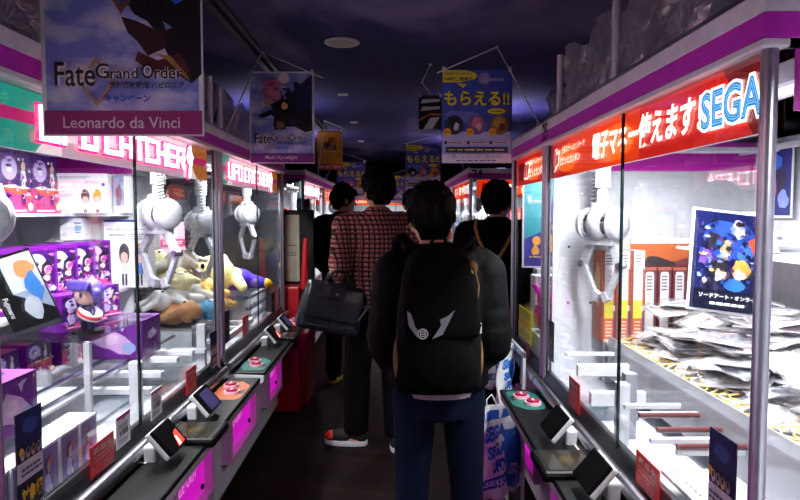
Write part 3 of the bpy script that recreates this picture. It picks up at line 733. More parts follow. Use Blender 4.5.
MB().cyl((.79, .045, .80), (.79, .045, .835), .02, n=14).build('rubber_stop', black, mL1)

# --- purple boxes
proto = carton('figure_box', (.215, .15, .245), PUR2, front_big, side_purple)
for i, y in enumerate((2.815, 2.595, 2.375)):
    o = proto if i == 0 else copy_tree(proto)
    place(o, (-1.575, y, 1.549), PI / 2, ['purple moon-print figure box on top shelf beside the white boxes', 'purple moon-print figure box in the middle of the top shelf', 'purple moon-print figure box on top shelf at the left picture edge'][i], 'figure box', 'purple figure boxes on the top shelf')
proto = carton('figure_box', (.33, .16, .20), PUR2, front_night, side_purple)
place(proto, (-1.575, 2.70, 1.204), PI / 2, 'wide dark violet figure box under the top shelf, behind standing boxes', 'figure box')
proto = carton('figure_box', (.145, .13, .222), PUR, front_window, side_purple)
for i, (x, y) in enumerate(((-1.40, 2.965), (-1.385, 2.782), (-1.37, 2.595), (-1.355, 2.408), (-1.345, 2.22))):
    o = proto if i == 0 else copy_tree(proto)
    place(o, (x, y, 1.204), PI / 2 - .62, '%s standing purple window figure box counted from the white chibi box' % ordn(i), 'figure box', 'standing purple window boxes on the lower shelf')
proto = carton('figure_box', (.125, .085, .125), PUR, front_window, side_purple)
for i, (x, y) in enumerate(((-1.163, 2.545), (-1.160, 2.405), (-1.160, 2.262))):
    o = proto if i == 0 else copy_tree(proto)
    place(o, (x, y, 1.143), PI / 2 - .35, ['small purple window box on acrylic shelf above the big splash-print box', 'small purple window box on acrylic shelf behind the chibi figurine', 'small purple window box on acrylic shelf beside the black name card'][i], 'figure box', 'small purple boxes on the acrylic shelf')
proto = carton('figure_box', (.235, .20, .150), PUR, front_splash, side_splash, top_splash)
place(proto, (-1.105, 2.62, .979), 0, 'large purple splash-print box lying across the prize rods', 'figure box', 'purple splash-print boxes on the rods')
o = place(copy_tree(proto), (-1.07, 1.625, .979), PI / 2, 'purple splash-print box at the left picture edge above the navy sign', 'figure box', 'purple splash-print boxes on the rods')
proto = carton('figure_box', (.17, .12, .13), PNK, front_big, side_purple)
for i, y in enumerate((2.02, 2.25, 2.47, 2.72)):
    o = proto if i == 0 else copy_tree(proto)
    place(o, (-1.42, y, .931), PI / 2, '%s pink figure box under the acrylic shelf, counted from the left edge' % ordn(i), 'figure box', 'pink boxes on the low step')
proto = carton('doll_box', (.105, .085, .142), WHT, front_doll_strip)
for i in range(5):
    o = proto if i == 0 else copy_tree(proto)
    place(o, (-.955, 1.46 + i * .112, .801), PI / 2, '%s lavender doll box behind the front rail, counted from the navy sign' % ordn(i), 'doll box', 'lavender doll boxes under the prize plate')
# --- white boxes
place(carton('doll_box', (.215, .13, .178), WHT, front_white), (-1.405, 2.99, 1.549), .12, 'white doll box with two round heads on the top shelf', 'doll box')
place(carton('doll_box', (.20, .12, .315), WHT, front_white_long), (-1.262 + .045, 3.05, 1.204), .15, 'tall white doll box with two whole dolls beside the purple boxes', 'doll box') if False else None
b = carton('doll_box', (.20, .10, .315), WHT, front_white_long)
place(b, (-1.31 + .045, 3.045, 1.204), 0, 'tall white doll box printed with two whole dolls, under the top shelf', 'doll box')
place(carton('doll_box', (.10, .09, .10), WHT, front_small_white), (-1.475, 3.02, 1.204 + .223 + .0), 0, 'small white box with blue label high behind the standing purple boxes', 'doll box')
b.location.x = -1.250; b.location.y = 3.075
# riser for the small white box
MB().box(*Lq(-1.54, -1.42, 2.96, 3.09, 1.204, 1.426)).build('box_riser', white_in, mL1, .002)
for i, (x, w_) in enumerate(((-1.275, .05),)):
    def fs(A, w, h): A.rect(0, 0, w, h, M('#8a8fae')).splat(.5 * w, .45 * h, .4 * w, .4 * h, M('#6a4a5c'), 10, .4, R_).rect(0, 0, w, .2 * h, M('#b9c3dc'))
    place(carton('doll_box', (w_, .1, .172), WHT, fs), (x + .012, 3.04, 1.549), 0, 'narrow grey-fronted box beside the white two-head doll box', 'doll box')

# --- figurine with white helmet on a black disc
def figurine():
    root = empty('figurine', (-1.045, 2.20, 1.143)); tag(root, 'chibi figurine with violet hair and white and red sash on a black disc', 'figurine')
    MB().cyl((0, 0, 0), (0, 0, .010), .052, .050, 28).build('base', black, root, .002)
    b = MB().cap((-.016, 0, .016), (-.014, 0, .05), .011, .014).cap((.016, 0, .016), (.014, 0, .05), .011, .014).loft([(.045, .034, .028), (.06, .033, .027), (.09, .022, .019), (.10, .012, .012)], 18)
    b.cap((-.022, 0, .088), (-.046, -.012, .066), .009, .007).cap((.022, 0, .088), (.044, -.016, .070), .009, .007)
    blob(b, 'body', M('#2c2450'), .004, root, 2)
    h = MB().ball((0, -.002, .135), (.042, .040, .040), 20, 14).build('head', SKN, root)
    for q in (-1, 1): MB().ball((q * .016, -.040, .134), (.006, .004, .009)).build('eye', M('#3a2a6a'), root)
    hr = MB().ball((0, .010, .142), (.050, .046, .046), 20, 14)
    for q in range(-3, 4): hr.cap((q * .013, -.030, .172), (q * .014, -.042, .150), .012, .005)
    for q in (-1, 1): hr.cap((q * .046, .0, .14), (q * .052, .01, .085), .014, .006)
    blob(hr, 'hair', M('#54409a'), .0045, root, 2)
    MB().loft([(.060, .043, .037), (.070, .044, .038), (.082, .041, .036)], 24).build('white_sash', WHT, root, rot=(0, .45, 0), loc=(-.018, 0, .004))
    MB().loft([(.067, .0448, .0388), (.076, .0435, .0378)], 24).build('red_stripe', M('#d4261c'), root, rot=(0, .45, 0), loc=(-.018, 0, .004))
    root.rotation_euler = (0, 0, -.4)
figurine()
# --- leaning black name card
root = empty('name_card', (-1.165, 2.125, 1.168), (math.radians(14), math.radians(-18), .25)); tag(root, 'black and white name card leaning on the acrylic shelf edge', 'card')
MB().box((-.075, 0, 0), (.075, .006, .27)).build('card_board', black, root)
A = Art((-.075, -.0004, 0), (1, 0, 0), (0, 0, 1))
A.rect(.05, .14, .147, .262, M('#e6edf4')).poly([(.05, .14), (.147, .06), (.147, .14)], M('#9fb4c8')).poly([(.06, .262), (.10, .19), (.147, .21), (.147, .262)], M('#f4efe8')).splat(.11, .21, .035, .04, M('#f0a060'), 12, .3, R_).splat(.12, .15, .03, .06, M('#3c86d4'), 12, .4, R_).splat(.09, .08, .03, .05, M('#c8d0da'), 10, .4, R_).rect(.003, .003, .147, .018, '#2a2c34')
A.build('front_print', root)
A = Art((-.03, -.0012, .26), (0, 0, -1), (1, 0, 0)); A.text('Ritsuka', .055, -.035, .016, WHT, bold=.02).text('Fujimaru', .16, -.035, .02, WHT, bold=.02); A.build('lettering', root)

# --- signs on the glass
def glass_sign(label, side, Ya, Yb, za, zb, kind, name='price_sign', group=None):
    """a printed card fixed to the aisle side of the glass"""
    x = XFL + .0042 if side < 0 else XFR - .0042
    ya, yb = (min(Ya, Yb), max(Ya, Yb))
    w, h = yb - ya, zb - za
    o3 = (x, ya, za) if side < 0 else (x, yb, za)
    u = (0, 1, 0) if side < 0 else (0, -1, 0)
    root = empty(name, o3); tag(root, label, 'sign', group)
    n = Vector(u).cross(Vector((0, 0, 1)))
    base = {'red': '#dc101c', 'navy': '#10143a', 'white': '#efeff2', 'dark': '#15151c', 'yellow': '#e6ee3a', 'pinkred': '#c2183c'}[kind]
    MB().prism([(0, 0), (w, 0), (w, h), (0, h)], (0, 0, 0), u, (0, 0, 1), .003).build('card', M(base, rough=.35), root)
    A = Art(Vector((0, 0, 0)) + n * .0032, u, (0, 0, 1))
    if kind == 'red':
        A.text('景品を', .5 * w, .72 * h, .16 * h, M('#f0c0bc'), w=.8 * w, bold=.03).lines(.10 * w, .44 * h, .9 * w, .68 * h, 2, M('#e08a88'), R_).ell(.30 * w, .26 * h, .12 * w, .12 * h, M('#d86464')).ell(.30 * w, .26 * h, .09 * w, .09 * h, M(base)).lines(.5 * w, .1 * h, .92 * w, .4 * h, 3, M('#dd8080'), R_)
    elif kind == 'navy':
        A.rect(0, .40 * h, w, .57 * h, '#e6e4ee').rect(.0, .70 * h, w, h, '#1a2360').splat(.5 * w, .86 * h, .4 * w, .08 * h, M('#3a4a96'), 14, .4, R_)
        for q in range(4): A.ell((.2 + .2 * q) * w, .635 * h, .08 * w, .05 * h, ['#e0d4d8', '#c8b0bc', '#e6c9a0', '#b8a8c8'][q]).splat((.2 + .2 * q) * w, .65 * h, .06 * w, .035 * h, DKH, 8, .3, R_)
        A.ell(.12 * w, .67 * h, .09 * w, .035 * h, '#e8b030').lines(.1 * w, .44 * h, .9 * w, .53 * h, 2, M('#5a5a7a'), R_)
        A.text('対象機', .5 * w, .20 * h, .15 * h, M('#f0c42a'), w=.84 * w, bold=.04).text('500円購入で', .5 * w, .08 * h, .085 * h, WHT, w=.86 * w, bold=.02).rect(0, 0, w, .03 * h, '#2a3a8a')
    elif kind == 'white':
        A.rect(0, .88 * h, w, h, '#b81a78').poly([(.4 * w, .9 * h), (.6 * w, .9 * h), (.5 * w, .78 * h)], '#b81a78').text('1回', .5 * w, .34 * h, .2 * h, '#1a1a22', w=.6 * w, bold=.03).lines(.15 * w, .58 * h, .85 * w, .72 * h, 2, M('#55555f'), R_).lines(.1 * w, .1 * h, .8 * w, .26 * h, 2, M('#77778a'), R_)
    elif kind == 'dark':
        A.rect(.1 * w, .68 * h, .9 * w, .95 * h, '#4a4046').rect(.1 * w, .38 * h, .9 * w, .62 * h, '#5c3a34').rect(.1 * w, .06 * h, .9 * w, .32 * h, '#3a3a48').lines(.15 * w, .42 * h, .85 * w, .58 * h, 2, M('#a89a60'), R_)
    elif kind == 'yellow':
        A.rect(.04 * w, .05 * h, .96 * w, .95 * h, '#f2f650')
        for q in range(3): A.lines(.08 * w, (.08 + .31 * q) * h, .46 * w, (.34 + .31 * q) * h, 3, M(['#5a8a4a', '#c84a2a', '#5a7a3a'][q]), R_).lines(.54 * w, (.08 + .31 * q) * h, .92 * w, (.34 + .31 * q) * h, 3, M(['#6a9a5a', '#d05a3a', '#5a8a3a'][q]), R_)
        A.rect(.485 * w, .02 * h, .515 * w, .98 * h, '#2a8a7a')
    A.build('print', root)
    return root
glass_sign('navy sign with yellow lettering on the glass at lower left edge', -1, 1.425, 1.53, .835, 1.10, 'navy', 'notice_strip')
glass_sign('navy sign with yellow lettering on the right glass near its post', 1, 1.24, 1.345, .835, 1.10, 'navy', 'notice_strip')
gr = 'red notice cards on the glass'
glass_sign('red notice card in front of the lavender doll boxes', -1, 1.77, 1.92, .80, .90, 'red', group=gr)
glass_sign('red notice card on left glass between the seam and chrome post', -1, 2.60, 2.73, .81, .91, 'red', group=gr)
glass_sign('red notice card on the plush toy cabinet', -1, 3.58, 3.72, .86, .97, 'red', group=gr)
glass_sign('red notice card on right glass beside the prize chute', 1, 2.31, 2.45, .82, .93, 'red', group=gr)
glass_sign('red notice card at the bottom of the right cabinet glass', 1, 1.60, 1.755, .80, .90, 'red', group=gr)
glass_sign('small white price card left of the glass seam by the black sill', -1, 1.94, 2.04, .83, .93, 'white')
glass_sign('small white price card just past the left glass seam', -1, 2.22, 2.32, .83, .93, 'white')
glass_sign('dark printed strip on the left glass below the plush pile', -1, 2.95, 3.05, .82, 1.00, 'navy', 'notice_strip')
glass_sign('narrow dark sticker strip on the plush cabinet beside chrome post', -1, 3.20, 3.29, .90, 1.06, 'dark', 'notice_strip')
glass_sign('narrow dark sticker strip near the far end of the plush cabinet', -1, 4.42, 4.54, .86, 1.00, 'dark', 'notice_strip')
glass_sign('narrow black sticker strip at the far end of the right cabinet', 1, 2.70, 2.79, .92, 1.09, 'dark', 'notice_strip')
glass_sign('yellow table of prices on the glass of the narrow cabinet', 1, 3.14, 3.46, .90, 1.06, 'yellow')
root = empty('arrow_sticker', (XFR - .0045, 3.26, .80)); tag(root, 'magenta downward arrow under the yellow price table', 'sticker')
MB().prism([(.03, 0), (.06, .06), (.045, .06), (.042, .11), (.018, .11), (.015, .06), (0, .06)], (0, 0, 0), (0, -1, 0), (0, 0, 1), .002).build('arrow', M('#c2185e'), root)

# ================================================================== plush cabinet (left, second)
def plush(kind, c1, c2, c3):
    """soft toy lying on its back: body, limbs, ears; origin underneath"""
    mb = MB().ball((0, 0, .075), (.085, .075, .07)).ball((0, .115, .075), (.075, .075, .068))
    for s in (-1, 1):
        mb.cap((s * .06, .04, .08), (s * .125, .02, .05), .028, .024).cap((s * .045, -.06, .06), (s * .07, -.13, .045), .032, .03)
        if kind == 'bear': mb.ball((s * .055, .17, .09), (.026, .018, .026))
        if kind == 'rabbit': mb.cap((s * .035, .17, .08), (s * .05, .27, .06), .024, .018)
        if kind == 'dog': mb.cap((s * .07, .13, .09), (s * .10, .07, .06), .026, .02)
    if kind == 'bird': mb.cap((0, .14, .13), (0, .15, .165), .028, .012)
    o = blob(mb, 'plush_toy', [mat('plush_' + c1, c1, .95, noise=.2, scale=120, bump=.3)], .009, None, 3)
    h = MB().ball((0, .135, .132), (.026, .022, .014)); h.build('muzzle', mat('plush_' + c2, c2, .95, noise=.2, scale=120), o)
    for s in (-1, 1): MB().ball((s * .032, .115, .138), (.009, .009, .006)).build('eye', black, o)
    MB().ball((0, -.005, .115), (.05, .048, .032)).build('belly_patch', mat('plush_' + c3, c3, .95, noise=.2, scale=120), o)
    return o
pl = [plush('bear', '#e9dfae', '#f4eed8', '#f2ead0'), plush('rabbit', '#e8e6e6', '#f4f0f0', '#d8d4d8'), plush('dog', '#2b2a30', '#8a8a90', '#e8e4dc'), plush('bird', '#e0b662', '#e08a2a', '#f0dc9a'), plush('bear', '#5f9fc8', '#e8eef4', '#d8e6f0'), plush('dog', '#b9855a', '#e0c8a8', '#ead8bc'), plush('rabbit', '#d0ccc0', '#eee8e0', '#b8c4d8')]
pcol = ['cream bear', 'white rabbit', 'black dog', 'golden bird', 'blue bear', 'brown dog', 'stone-grey rabbit']
MB().box(*Lq(-1.74, -1.02, 3.24, 4.02, .80, .955, YL2)).build('prize_step', white_in, mL2, .004)
# tilted clear tray in front of the plush heap
MB().box(*Lq(-1.02, -1.012, 3.24, 4.02, .83, 1.02, YL2)).build('clear_guard', acryl, mL2, .001)
cnt = {}
spots = []
rr = random.Random(5)
for lay, (n, z0, sx) in enumerate(((12, .956, 1), (9, 1.045, .8), (6, 1.13, .6), (3, 1.21, .35))):
    for i in range(n):
        gx = (i % 3 - 1) * .19 * (1 if lay < 2 else .8); gy = (i // 3 - (n / 3 - 1) / 2) * .185
        spots.append((-1.30 - .03 * lay + gx + rr.uniform(-.03, .03), 3.62 + gy + rr.uniform(-.03, .03), z0 + rr.uniform(0, .012)))
seq = [3, 2, 5, 1, 0, 4, 6, 2, 3, 1, 5, 3, 4, 2, 1, 3, 2, 6, 0, 5, 3, 4, 1, 0, 3, 5, 0, 1, 0, 6]
where = ['bottom layer', 'second layer', 'third layer', 'top']
for k, (x, y, z) in enumerate(spots):
    t = seq[k % len(seq)]
    o = pl[t] if cnt.get(t) is None else copy_tree(pl[t])
    cnt[t] = cnt.get(t, 0) + 1
    lay = 0 if k < 12 else 1 if k < 21 else 2 if k < 27 else 3
    place(o, (x, y, z), rr.uniform(0, 2 * PI), '%s plush toy in the %s of the heap behind the left seam' % (pcol[t], where[lay]), 'plush toy', '%s plush toys in the %s' % (pcol[t], where[lay]), rx=rr.uniform(-.15, .15), ry=rr.uniform(-.15, .15))
    o.scale = (.84,) * 3
# two rows of prize frames: white ladder rack
rk = MB()
MB().box(*Lq(-1.22, -.92, 4.10, 4.13, .80, 1.02, YL2)).build('rack_side', white_m, mL2, .003)
MB().box(*Lq(-1.22, -.92, 4.60, 4.63, .80, 1.02, YL2)).build('rack_side', white_m, mL2, .003)
for z_ in (.86, .93, 1.0): bar(mL2, Lq(-.95, -.92, 4.10, 4.63, z_, z_ + .022, YL2), name='rack_bar'); bar(mL2, Lq(-1.22, -1.19, 4.10, 4.63, z_, z_ + .022, YL2), name='rack_bar')
bar(mL2, Lq(-1.24, -.92, 3.90, 4.68, 1.022, 1.034, YL2), acryl, 'rack_plate', .001)
for yy in (3.3, 3.5, 3.7, 3.9): bar(mL2, Lq(-1.0, -.89, yy, yy + .03, .88, .90, YL2))
bar(mL2, Lq(-.90, -.88, 3.24, 4.02, .87, .905, YL2))
# big yellow plush in a violet costume lying on the rack
mb = MB().ball((0, .0, .12), (.13, .13, .12)).ball((.0, .05, .21), (.05, .05, .04)).cap((.10, .08, .10), (.19, .06, .045), .04, .032).cap((-.1, .06, .10), (-.17, .0, .05), .04, .03)
big = blob(mb, 'plush_toy', mat('plush_#efe3a0', '#efe3a0', .95, noise=.12, scale=120, bump=.3), .012, None, 4)
tag(big, 'large pale yellow plush in violet costume sprawled on the white rack', 'plush toy'); big.location = (-1.12, 4.02, 1.052); big.rotation_euler = (0, 0, -.62)
mb = MB().ball((0, .17, .075), (.12, .12, .072)).cap((.07, .20, .07), (.14, .27, .05), .05, .038).cap((-.07, .20, .06), (-.09, .29, .05), .05, .04)
blob(mb, 'costume', mat('violet_satin', '#3d1fb0', .5, noise=.15), .012, big, 4)
MB().ball((.03, .12, .118), (.07, .05, .04)).build('collar', mat('plush_#efe3a0', '#efe3a0'), big)
MB().ball((.155, .285, .05), (.04, .035, .03)).ball((.175, .30, .045), (.02, .016, .014)).build('paw', M('#e2a818'), big)
for s in (-1, 1): MB().ball((.05 * s, -.125, .18), (.014, .012, .018)).build('eye', black, big)
# pink and white boxes stacked behind the far glass
def fp(A, w, h): A.rect(0, 0, w, h, M('#e6c0d0')).rect(0, 0, w, .3 * h, M('#c84a7e')).splat(.5 * w, .55 * h, .3 * w, .25 * h, WHT, 12, .3, R_).lines(.1 * w, .08 * h, .9 * w, .24 * h, 2, WHT, R_)
pb = carton('figure_box', (.20, .16, .17), M('#f0e4ea'), fp)
for i in range(4):
    o = pb if i == 0 else copy_tree(pb)
    place(o, (-1.60, 4.55 - .01 * (i % 2), .801 + i * .1725), PI / 2 - .6, '%s pink and white box from the bottom of the stack by the dark panel' % ordn(i), 'figure box', 'pink boxes in the plush cabinet')

# ================================================================== right cabinet: boxes, tray, pouches
TZ = 1.0
tr = MB().box(*Rq(.90, 1.58, 1.22, 2.87, TZ - .012, TZ)).build('prize_tray', white_in, mR1, .002)
MB().box(*Rq(.896, .902, 1.22, 2.70, .86, TZ + .035)).build('clear_guard', clear_mat('blue_tint_acrylic', (.86, .90, .97), .03, .8, 0, .34), tr, .001)
for yy in (1.25, 2.0, 2.82): bar(mR1, Rq(1.50, 1.56, yy, yy + .04, .80, TZ - .012), name='tray_leg'); bar(mR1, Rq(.92, .96, yy, yy + .03, .80, TZ - .012), name='tray_leg')
for yy, zz, hh2 in ((2.62, .965, .014), (2.45, .925, .045), (2.28, .86, .05)): bar(mR1, Rq(.70, .90, yy, yy + .03, zz, zz + hh2))
for yy, zz in ((2.0, .935), (1.88, .945), (1.79, .90), (1.62, .93)): bar(mR1, Rq(.72, .95, yy, yy + .018, zz, zz + .016))
for yy in (1.75, 1.62, 1.88): MB().cyl((YR1 - yy, .045, .955), (YR1 - yy, .28, .955), .008, n=12).build('prize_rod', M('#6a3a3a', rough=.3), mR1)
bar(mR1, Rq(.72, .755, 2.05, 2.10, .80, 1.0), white_in, 'bar_support'); bar(mR1, Rq(.76, .80, 2.11, 2.15, .80, 1.02), grey, 'bar_support')
bar(mR1, Rq(.72, .90, 1.40, 1.72, .845, .858), white_in, 'chute_plate')
hole = MB()
for i in range(12): hole.cyl((1.2 + i * .025, .075, .8585), (1.2 + i * .025, .075, .8592), .003, n=8)
hole.build('plate_holes', dgrey, mR1)
MB().box(*Rq(.70, .88, 2.3, 2.62, .802, .812)).box(*Rq(.74, .80, 2.40, 2.43, .812, .84)).build('chute_door', acryl, mR1, .001)

def spine_tall(A, w, h):
    A.rect(0, 0, w, h, M('#d9d2d0')).rect(0, 0, .2 * w, h, M('#9a4a3a')).rect(.2 * w, .03 * h, .86 * w, .26 * h, M('#e0703a')).rect(.2 * w, .26 * h, .86 * w, .46 * h, M('#e6d84a')).rect(.86 * w, 0, w, .34 * h, M('#6a4a7a')).rect(.86 * w, .40 * h, w, .8 * h, M('#b84a34'))
    A.rect(.2 * w, .46 * h, .86 * w, .98 * h, WHT).lines(.28 * w, .84 * h, .78 * w, .96 * h, 4, M('#3a3a44'), R_).lines(.3 * w, .05 * h, .76 * w, .24 * h, 5, M('#f4e0d0'), R_).lines(.30 * w, .48 * h, .72 * w, .8 * h, 14, M('#b8b4bc'), R_)
def spine_red(A, w, h):
    A.rect(0, 0, w, h, M('#5c1f26')).rect(.0, .96 * h, w, h, M('#a0584a'))
    pts = [(.18 * w, .10 * h), (.82 * w, .10 * h), (.82 * w, .90 * h), (.74 * w, .94 * h), (.26 * w, .94 * h), (.18 * w, .90 * h)]
    A.poly(pts, M('#d6d0d4')).lines(.3 * w, .68 * h, .70 * w, .90 * h, 5, M('#4a4048'), R_).rect(.18 * w, .04 * h, .6 * w, .12 * h, M('#c8c04a'))
def art_orange(A, w, h):
    A.rect(0, 0, w, h, M('#c8683a')).splat(.35 * w, .6 * h, .35 * w, .3 * h, M('#3a3036'), 14, .4, R_).splat(.2 * w, .5 * h, .16 * w, .2 * h, M('#d8b06a'), 12, .4, R_).splat(.7 * w, .7 * h, .25 * w, .12 * h, M('#8a4a4a'), 12, .4, R_).rect(0, .94 * h, w, h, M('#f0e8e4'))
sb = carton('book_box', (.057, .12, .39), M('#b9a8a4'), spine_tall, lambda A, d, h: A.rect(0, 0, d, h, M('#a8502e')).splat(.5 * d, .6 * h, .4 * d, .3 * h, M('#d8b06a'), 14, .4, R_))
for i in range(3):
    o = sb if i == 0 else copy_tree(sb)
    place(o, (.822 + .0615 * i + .085, 2.80, TZ + .001), 0, ['tall white-spined box standing nearest the aisle behind the claw', 'tall white-spined box in the middle of three behind the claw', 'tall white-spined box next to the red label boxes'][i], 'boxed set', 'tall spine boxes behind the claw')
sb = carton('book_box', (.058, .10, .318), M('#5c1f26'), spine_red)
for i in range(6):
    o = sb if i == 0 else copy_tree(sb)
    place(o, (1.085 + .064 * i, 2.80, TZ + .001), 0, '%s dark red box with pale label, counted from the white-spined boxes' % ordn(i), 'boxed set', 'dark red boxes with pale labels')
pb = carton('backing_picture', (.40, .008, .44), M('#c8683a'), art_orange)
place(pb, (1.24, 2.862, TZ + .001), 0, 'orange and black picture panel behind the dark red boxes', 'picture panel')
# rear shelf with magazines
MB().box(*Rq(1.18, 1.59, 1.30, 2.72, 1.40, 1.412)).build('display_shelf', white_in, mR1, .002)
for i in range(4):
    root = empty('magazine', (1.27 + .012 * i, 2.50 - .03 * i, 1.4125 + i * .0125), (0, 0, .35 + .12 * i)); tag(root, ['bottom magazine of the stack on the rear shelf', 'second magazine of the rear shelf stack from below', 'third magazine of the rear shelf stack from below', 'top magazine with a dark photograph on the rear shelf stack'][i], 'magazine', 'magazines on the rear shelf')
    MB().box((-.075, -.10, 0), (.075, .10, .012)).build('pages', WHT, root, .001)
    A = Art((-.075, -.10, .0124), (1, 0, 0), (0, 1, 0)); A.rect(0, 0, .15, .2, WHT).rect(.03, .04, .12, .16, M('#4a3434')).splat(.06, .10, .025, .03, M('#8a6a5c'), 10, .4, R_).splat(.10, .10, .02, .03, M('#2a2024'), 10, .4, R_); A.build('cover', root)
mg = empty('standing_magazine', (1.225, 2.19, 1.4145), (math.radians(-22), 0, .1)); tag(mg, 'white magazine propped up on the rear shelf showing two brown faces', 'magazine')
MB().box((-.085, 0, 0), (.085, .008, .15)).build('pages', WHT, mg, .001)
A = Art((-.085, -.0004, 0), (1, 0, 0), (0, 0, 1)); A.rect(0, 0, .17, .15, WHT).rect(.035, .03, .145, .13, M('#5c3c3a')).splat(.07, .08, .028, .035, M('#9a7468'), 10, .4, R_).splat(.115, .08, .025, .035, M('#332426'), 10, .4, R_); A.build('cover', mg)
# posters on the rear panel
def wall_poster(y, z, w, h, label, fn):
    root = empty('wall_poster', (XFR + .925 - .0275, y, z)); tag(root, label, 'poster')
    MB().box((-.003, -w / 2, 0), (0, w / 2, h)).build('sheet', WHT, root)
    A = Art((-.0034, w / 2, 0), (0, -1, 0), (0, 0, 1)); fn(A, w, h); A.build('print', root)
def wp1(A, w, h):
    A.rect(.01, .01, w - .01, h - .01, M('#16206c')).splat(.4 * w, .75 * h, .3 * w, .12 * h, M('#3c6ad0'), 14, .3, R_).splat(.6 * w, .5 * h, .22 * w, .25 * h, M('#241a3a'), 12, .4, R_).splat(.3 * w, .4 * h, .2 * w, .2 * h, M('#b84a9a'), 12, .4, R_).splat(.7 * w, .25 * h, .22 * w, .14 * h, M('#8a9ad8'), 12, .4, R_)
def wp2(A, w, h):
    A.rect(.01, .01, w - .01, h - .01, M('#3556c0')).splat(.4 * w, .78 * h, .28 * w, .16 * h, WHT, 14, .3, R_).splat(.5 * w, .8 * h, .14 * w, .10 * h, M('#a8b4e4'), 12, .3, R_).rect(.01, .42 * h, w - .01, .56 * h, M('#f2e21c')).splat(.3 * w, .34 * h, .2 * w, .08 * h, M('#e8a02a'), 10, .3, R_).text('もらえる', .5 * w, .06 * h, .16 * h, M('#f2e21c'), w=.8 * w, bold=.03)
wall_poster(2.66, 1.53, .20, .30, 'dark blue picture poster on the rear panel behind the marquee end', wp1)
wall_poster(2.30, 1.42, .34, .44, 'blue and yellow poster on the rear panel beside the chrome post', wp2)
# leaning picture board on the heap
def board():
    root = empty('picture_board', (1.035, 2.02, 1.235), (math.radians(-12), math.radians(7), -.08)); tag(root, 'white-framed dark blue anime picture board leaning on the pouch heap', 'picture board')
    w, h = .235, .33
    MB().box((-w / 2, 0, 0), (w / 2, .006, h)).build('board', WHT, root, .001)
    A = Art((-w / 2, -.0004, 0), (1, 0, 0), (0, 0, 1))
    A.rect(.007, .007, w - .007, h - .007, M('#141a4a', rough=.25))
    A.splat(.5 * w, .72 * h, .42 * w, .22 * h, M('#2c4aa8', rough=.25), 18, .25, R_).splat(.62 * w, .82 * h, .10 * w, .10 * h, M('#d8e0f0', rough=.25), 12, .3, R_).splat(.30 * w, .68 * h, .14 * w, .12 * h, M('#1a1826'), 12, .4, R_).splat(.46 * w, .60 * h, .10 * w, .10 * h, M('#c8b080'), 12, .4, R_).splat(.20 * w, .52 * h, .12 * w, .12 * h, M('#6a4ab0'), 12, .5, R_)
    A.splat(.72 * w, .60 * h, .14 * w, .14 * h, M('#3a6ac8'), 12, .4, R_).splat(.36 * w, .42 * h, .14 * w, .13 * h, M('#15131f'), 14, .3, R_).ell(.40 * w, .37 * h, .06 * w, .06 * h, SKN).splat(.68 * w, .43 * h, .14 * w, .12 * h, M('#d8a24a'), 14, .3, R_).ell(.64 * w, .38 * h, .06 * w, .055 * h, SKN).splat(.60 * w, .28 * h, .16 * w, .07 * h, M('#2f6fc8'), 12, .3, R_).splat(.28 * w, .26 * h, .16 * w, .08 * h, M('#23204a'), 12, .3, R_)
    A.scatter(.12 * w, .24 * h, .88 * w, .92 * h, 70, .055 * w, ['#15131f', '#2c3a8a', '#6a7ac8', '#0e1030', '#3a2a6a', '#8a9ad8', '#15131f', '#b8a8d8', '#1c2458', '#c8a070', '#2a58b8', '#4a2a5a'], R_).ell(.40 * w, .37 * h, .045 * w, .05 * h, SKN).ell(.66 * w, .38 * h, .045 * w, .05 * h, SKN).splat(.41 * w, .42 * h, .09 * w, .05 * h, M('#12101a'), 12, .4, R_).splat(.68 * w, .43 * h, .09 * w, .05 * h, M('#c8943e'), 12, .4, R_)
    A.rect(.007, .007, w - .007, .20 * h, M('#0c0e24', rough=.25))
    A.text('ソードアート・オンライン', .5 * w, .125 * h, .042 * h, WHT, w=.8 * w, bold=.03).lines(.25 * w, .05 * h, .75 * w, .10 * h, 1, WHT, R_)
    A.poly([(.70 * w, .70 * h), (.90 * w, .80 * h), (1.02 * w, .64 * h), (.84 * w, .50 * h)], M('#e0401c')).splat(.86 * w, .68 * h, .07 * w, .05 * h, M('#f4c8b0'), 10, .3, R_)
    A.build('print', root)
board()
# pouch heap
def pouch(v):
    rnd = random.Random(40 + v)
    w, h = .165, .125
    n, m = 7, 6; mb = MB(); vs = []
    for j in range(m + 1):
        for i in range(n + 1):
            x, y = i / n - .5, j / m - .5
            z = .006 + .006 * (1 - 4 * x * x) * (1 - 4 * y * y) + rnd.uniform(-.004, .004)
            vs.append((x * w, y * h, z))
    mb.add(vs, [(j * (n + 1) + i, j * (n + 1) + i + 1, (j + 1) * (n + 1) + i + 1, (j + 1) * (n + 1) + i) for j in range(m) for i in range(n)], 0, False)
    o = put('card_pouch', mb.mesh('pouch', sleeve))
    MB().box((-.060, -.043, .0), (.060, .043, .004)).build('card', WHT, o)
    A = Art((-.060, -.043, .0042), (1, 0, 0), (0, 1, 0))
    c = [('#8a7aa8', '#3a2a5a', '#d8c8d8'), ('#c8a08a', '#4a3438', '#e8d8d0'), ('#6a86b8', '#26324e', '#d0dcec'), ('#b0b4bc', '#54565e', '#e8e8ec'), ('#d8b0b8', '#7a3a4a', '#f0e0e4'), ('#e0e0e8', '#9a8ab0', '#c8d0dc')][v]
    A.rect(.002, .002, .118, .084, M(c[2])).rect(.012, .02, .108, .078, M(c[0])).scatter(.022, .028, .10, .07, 12, .014, [c[1], c[2], c[0], c[2]], rnd).splat(.04, .03, .02, .014, M('#cfa890'), 10, .4, rnd).lines(.01, .008, .11, .016, 1, M(c[1]), rnd)
    A.build('card_print', o)
    return o
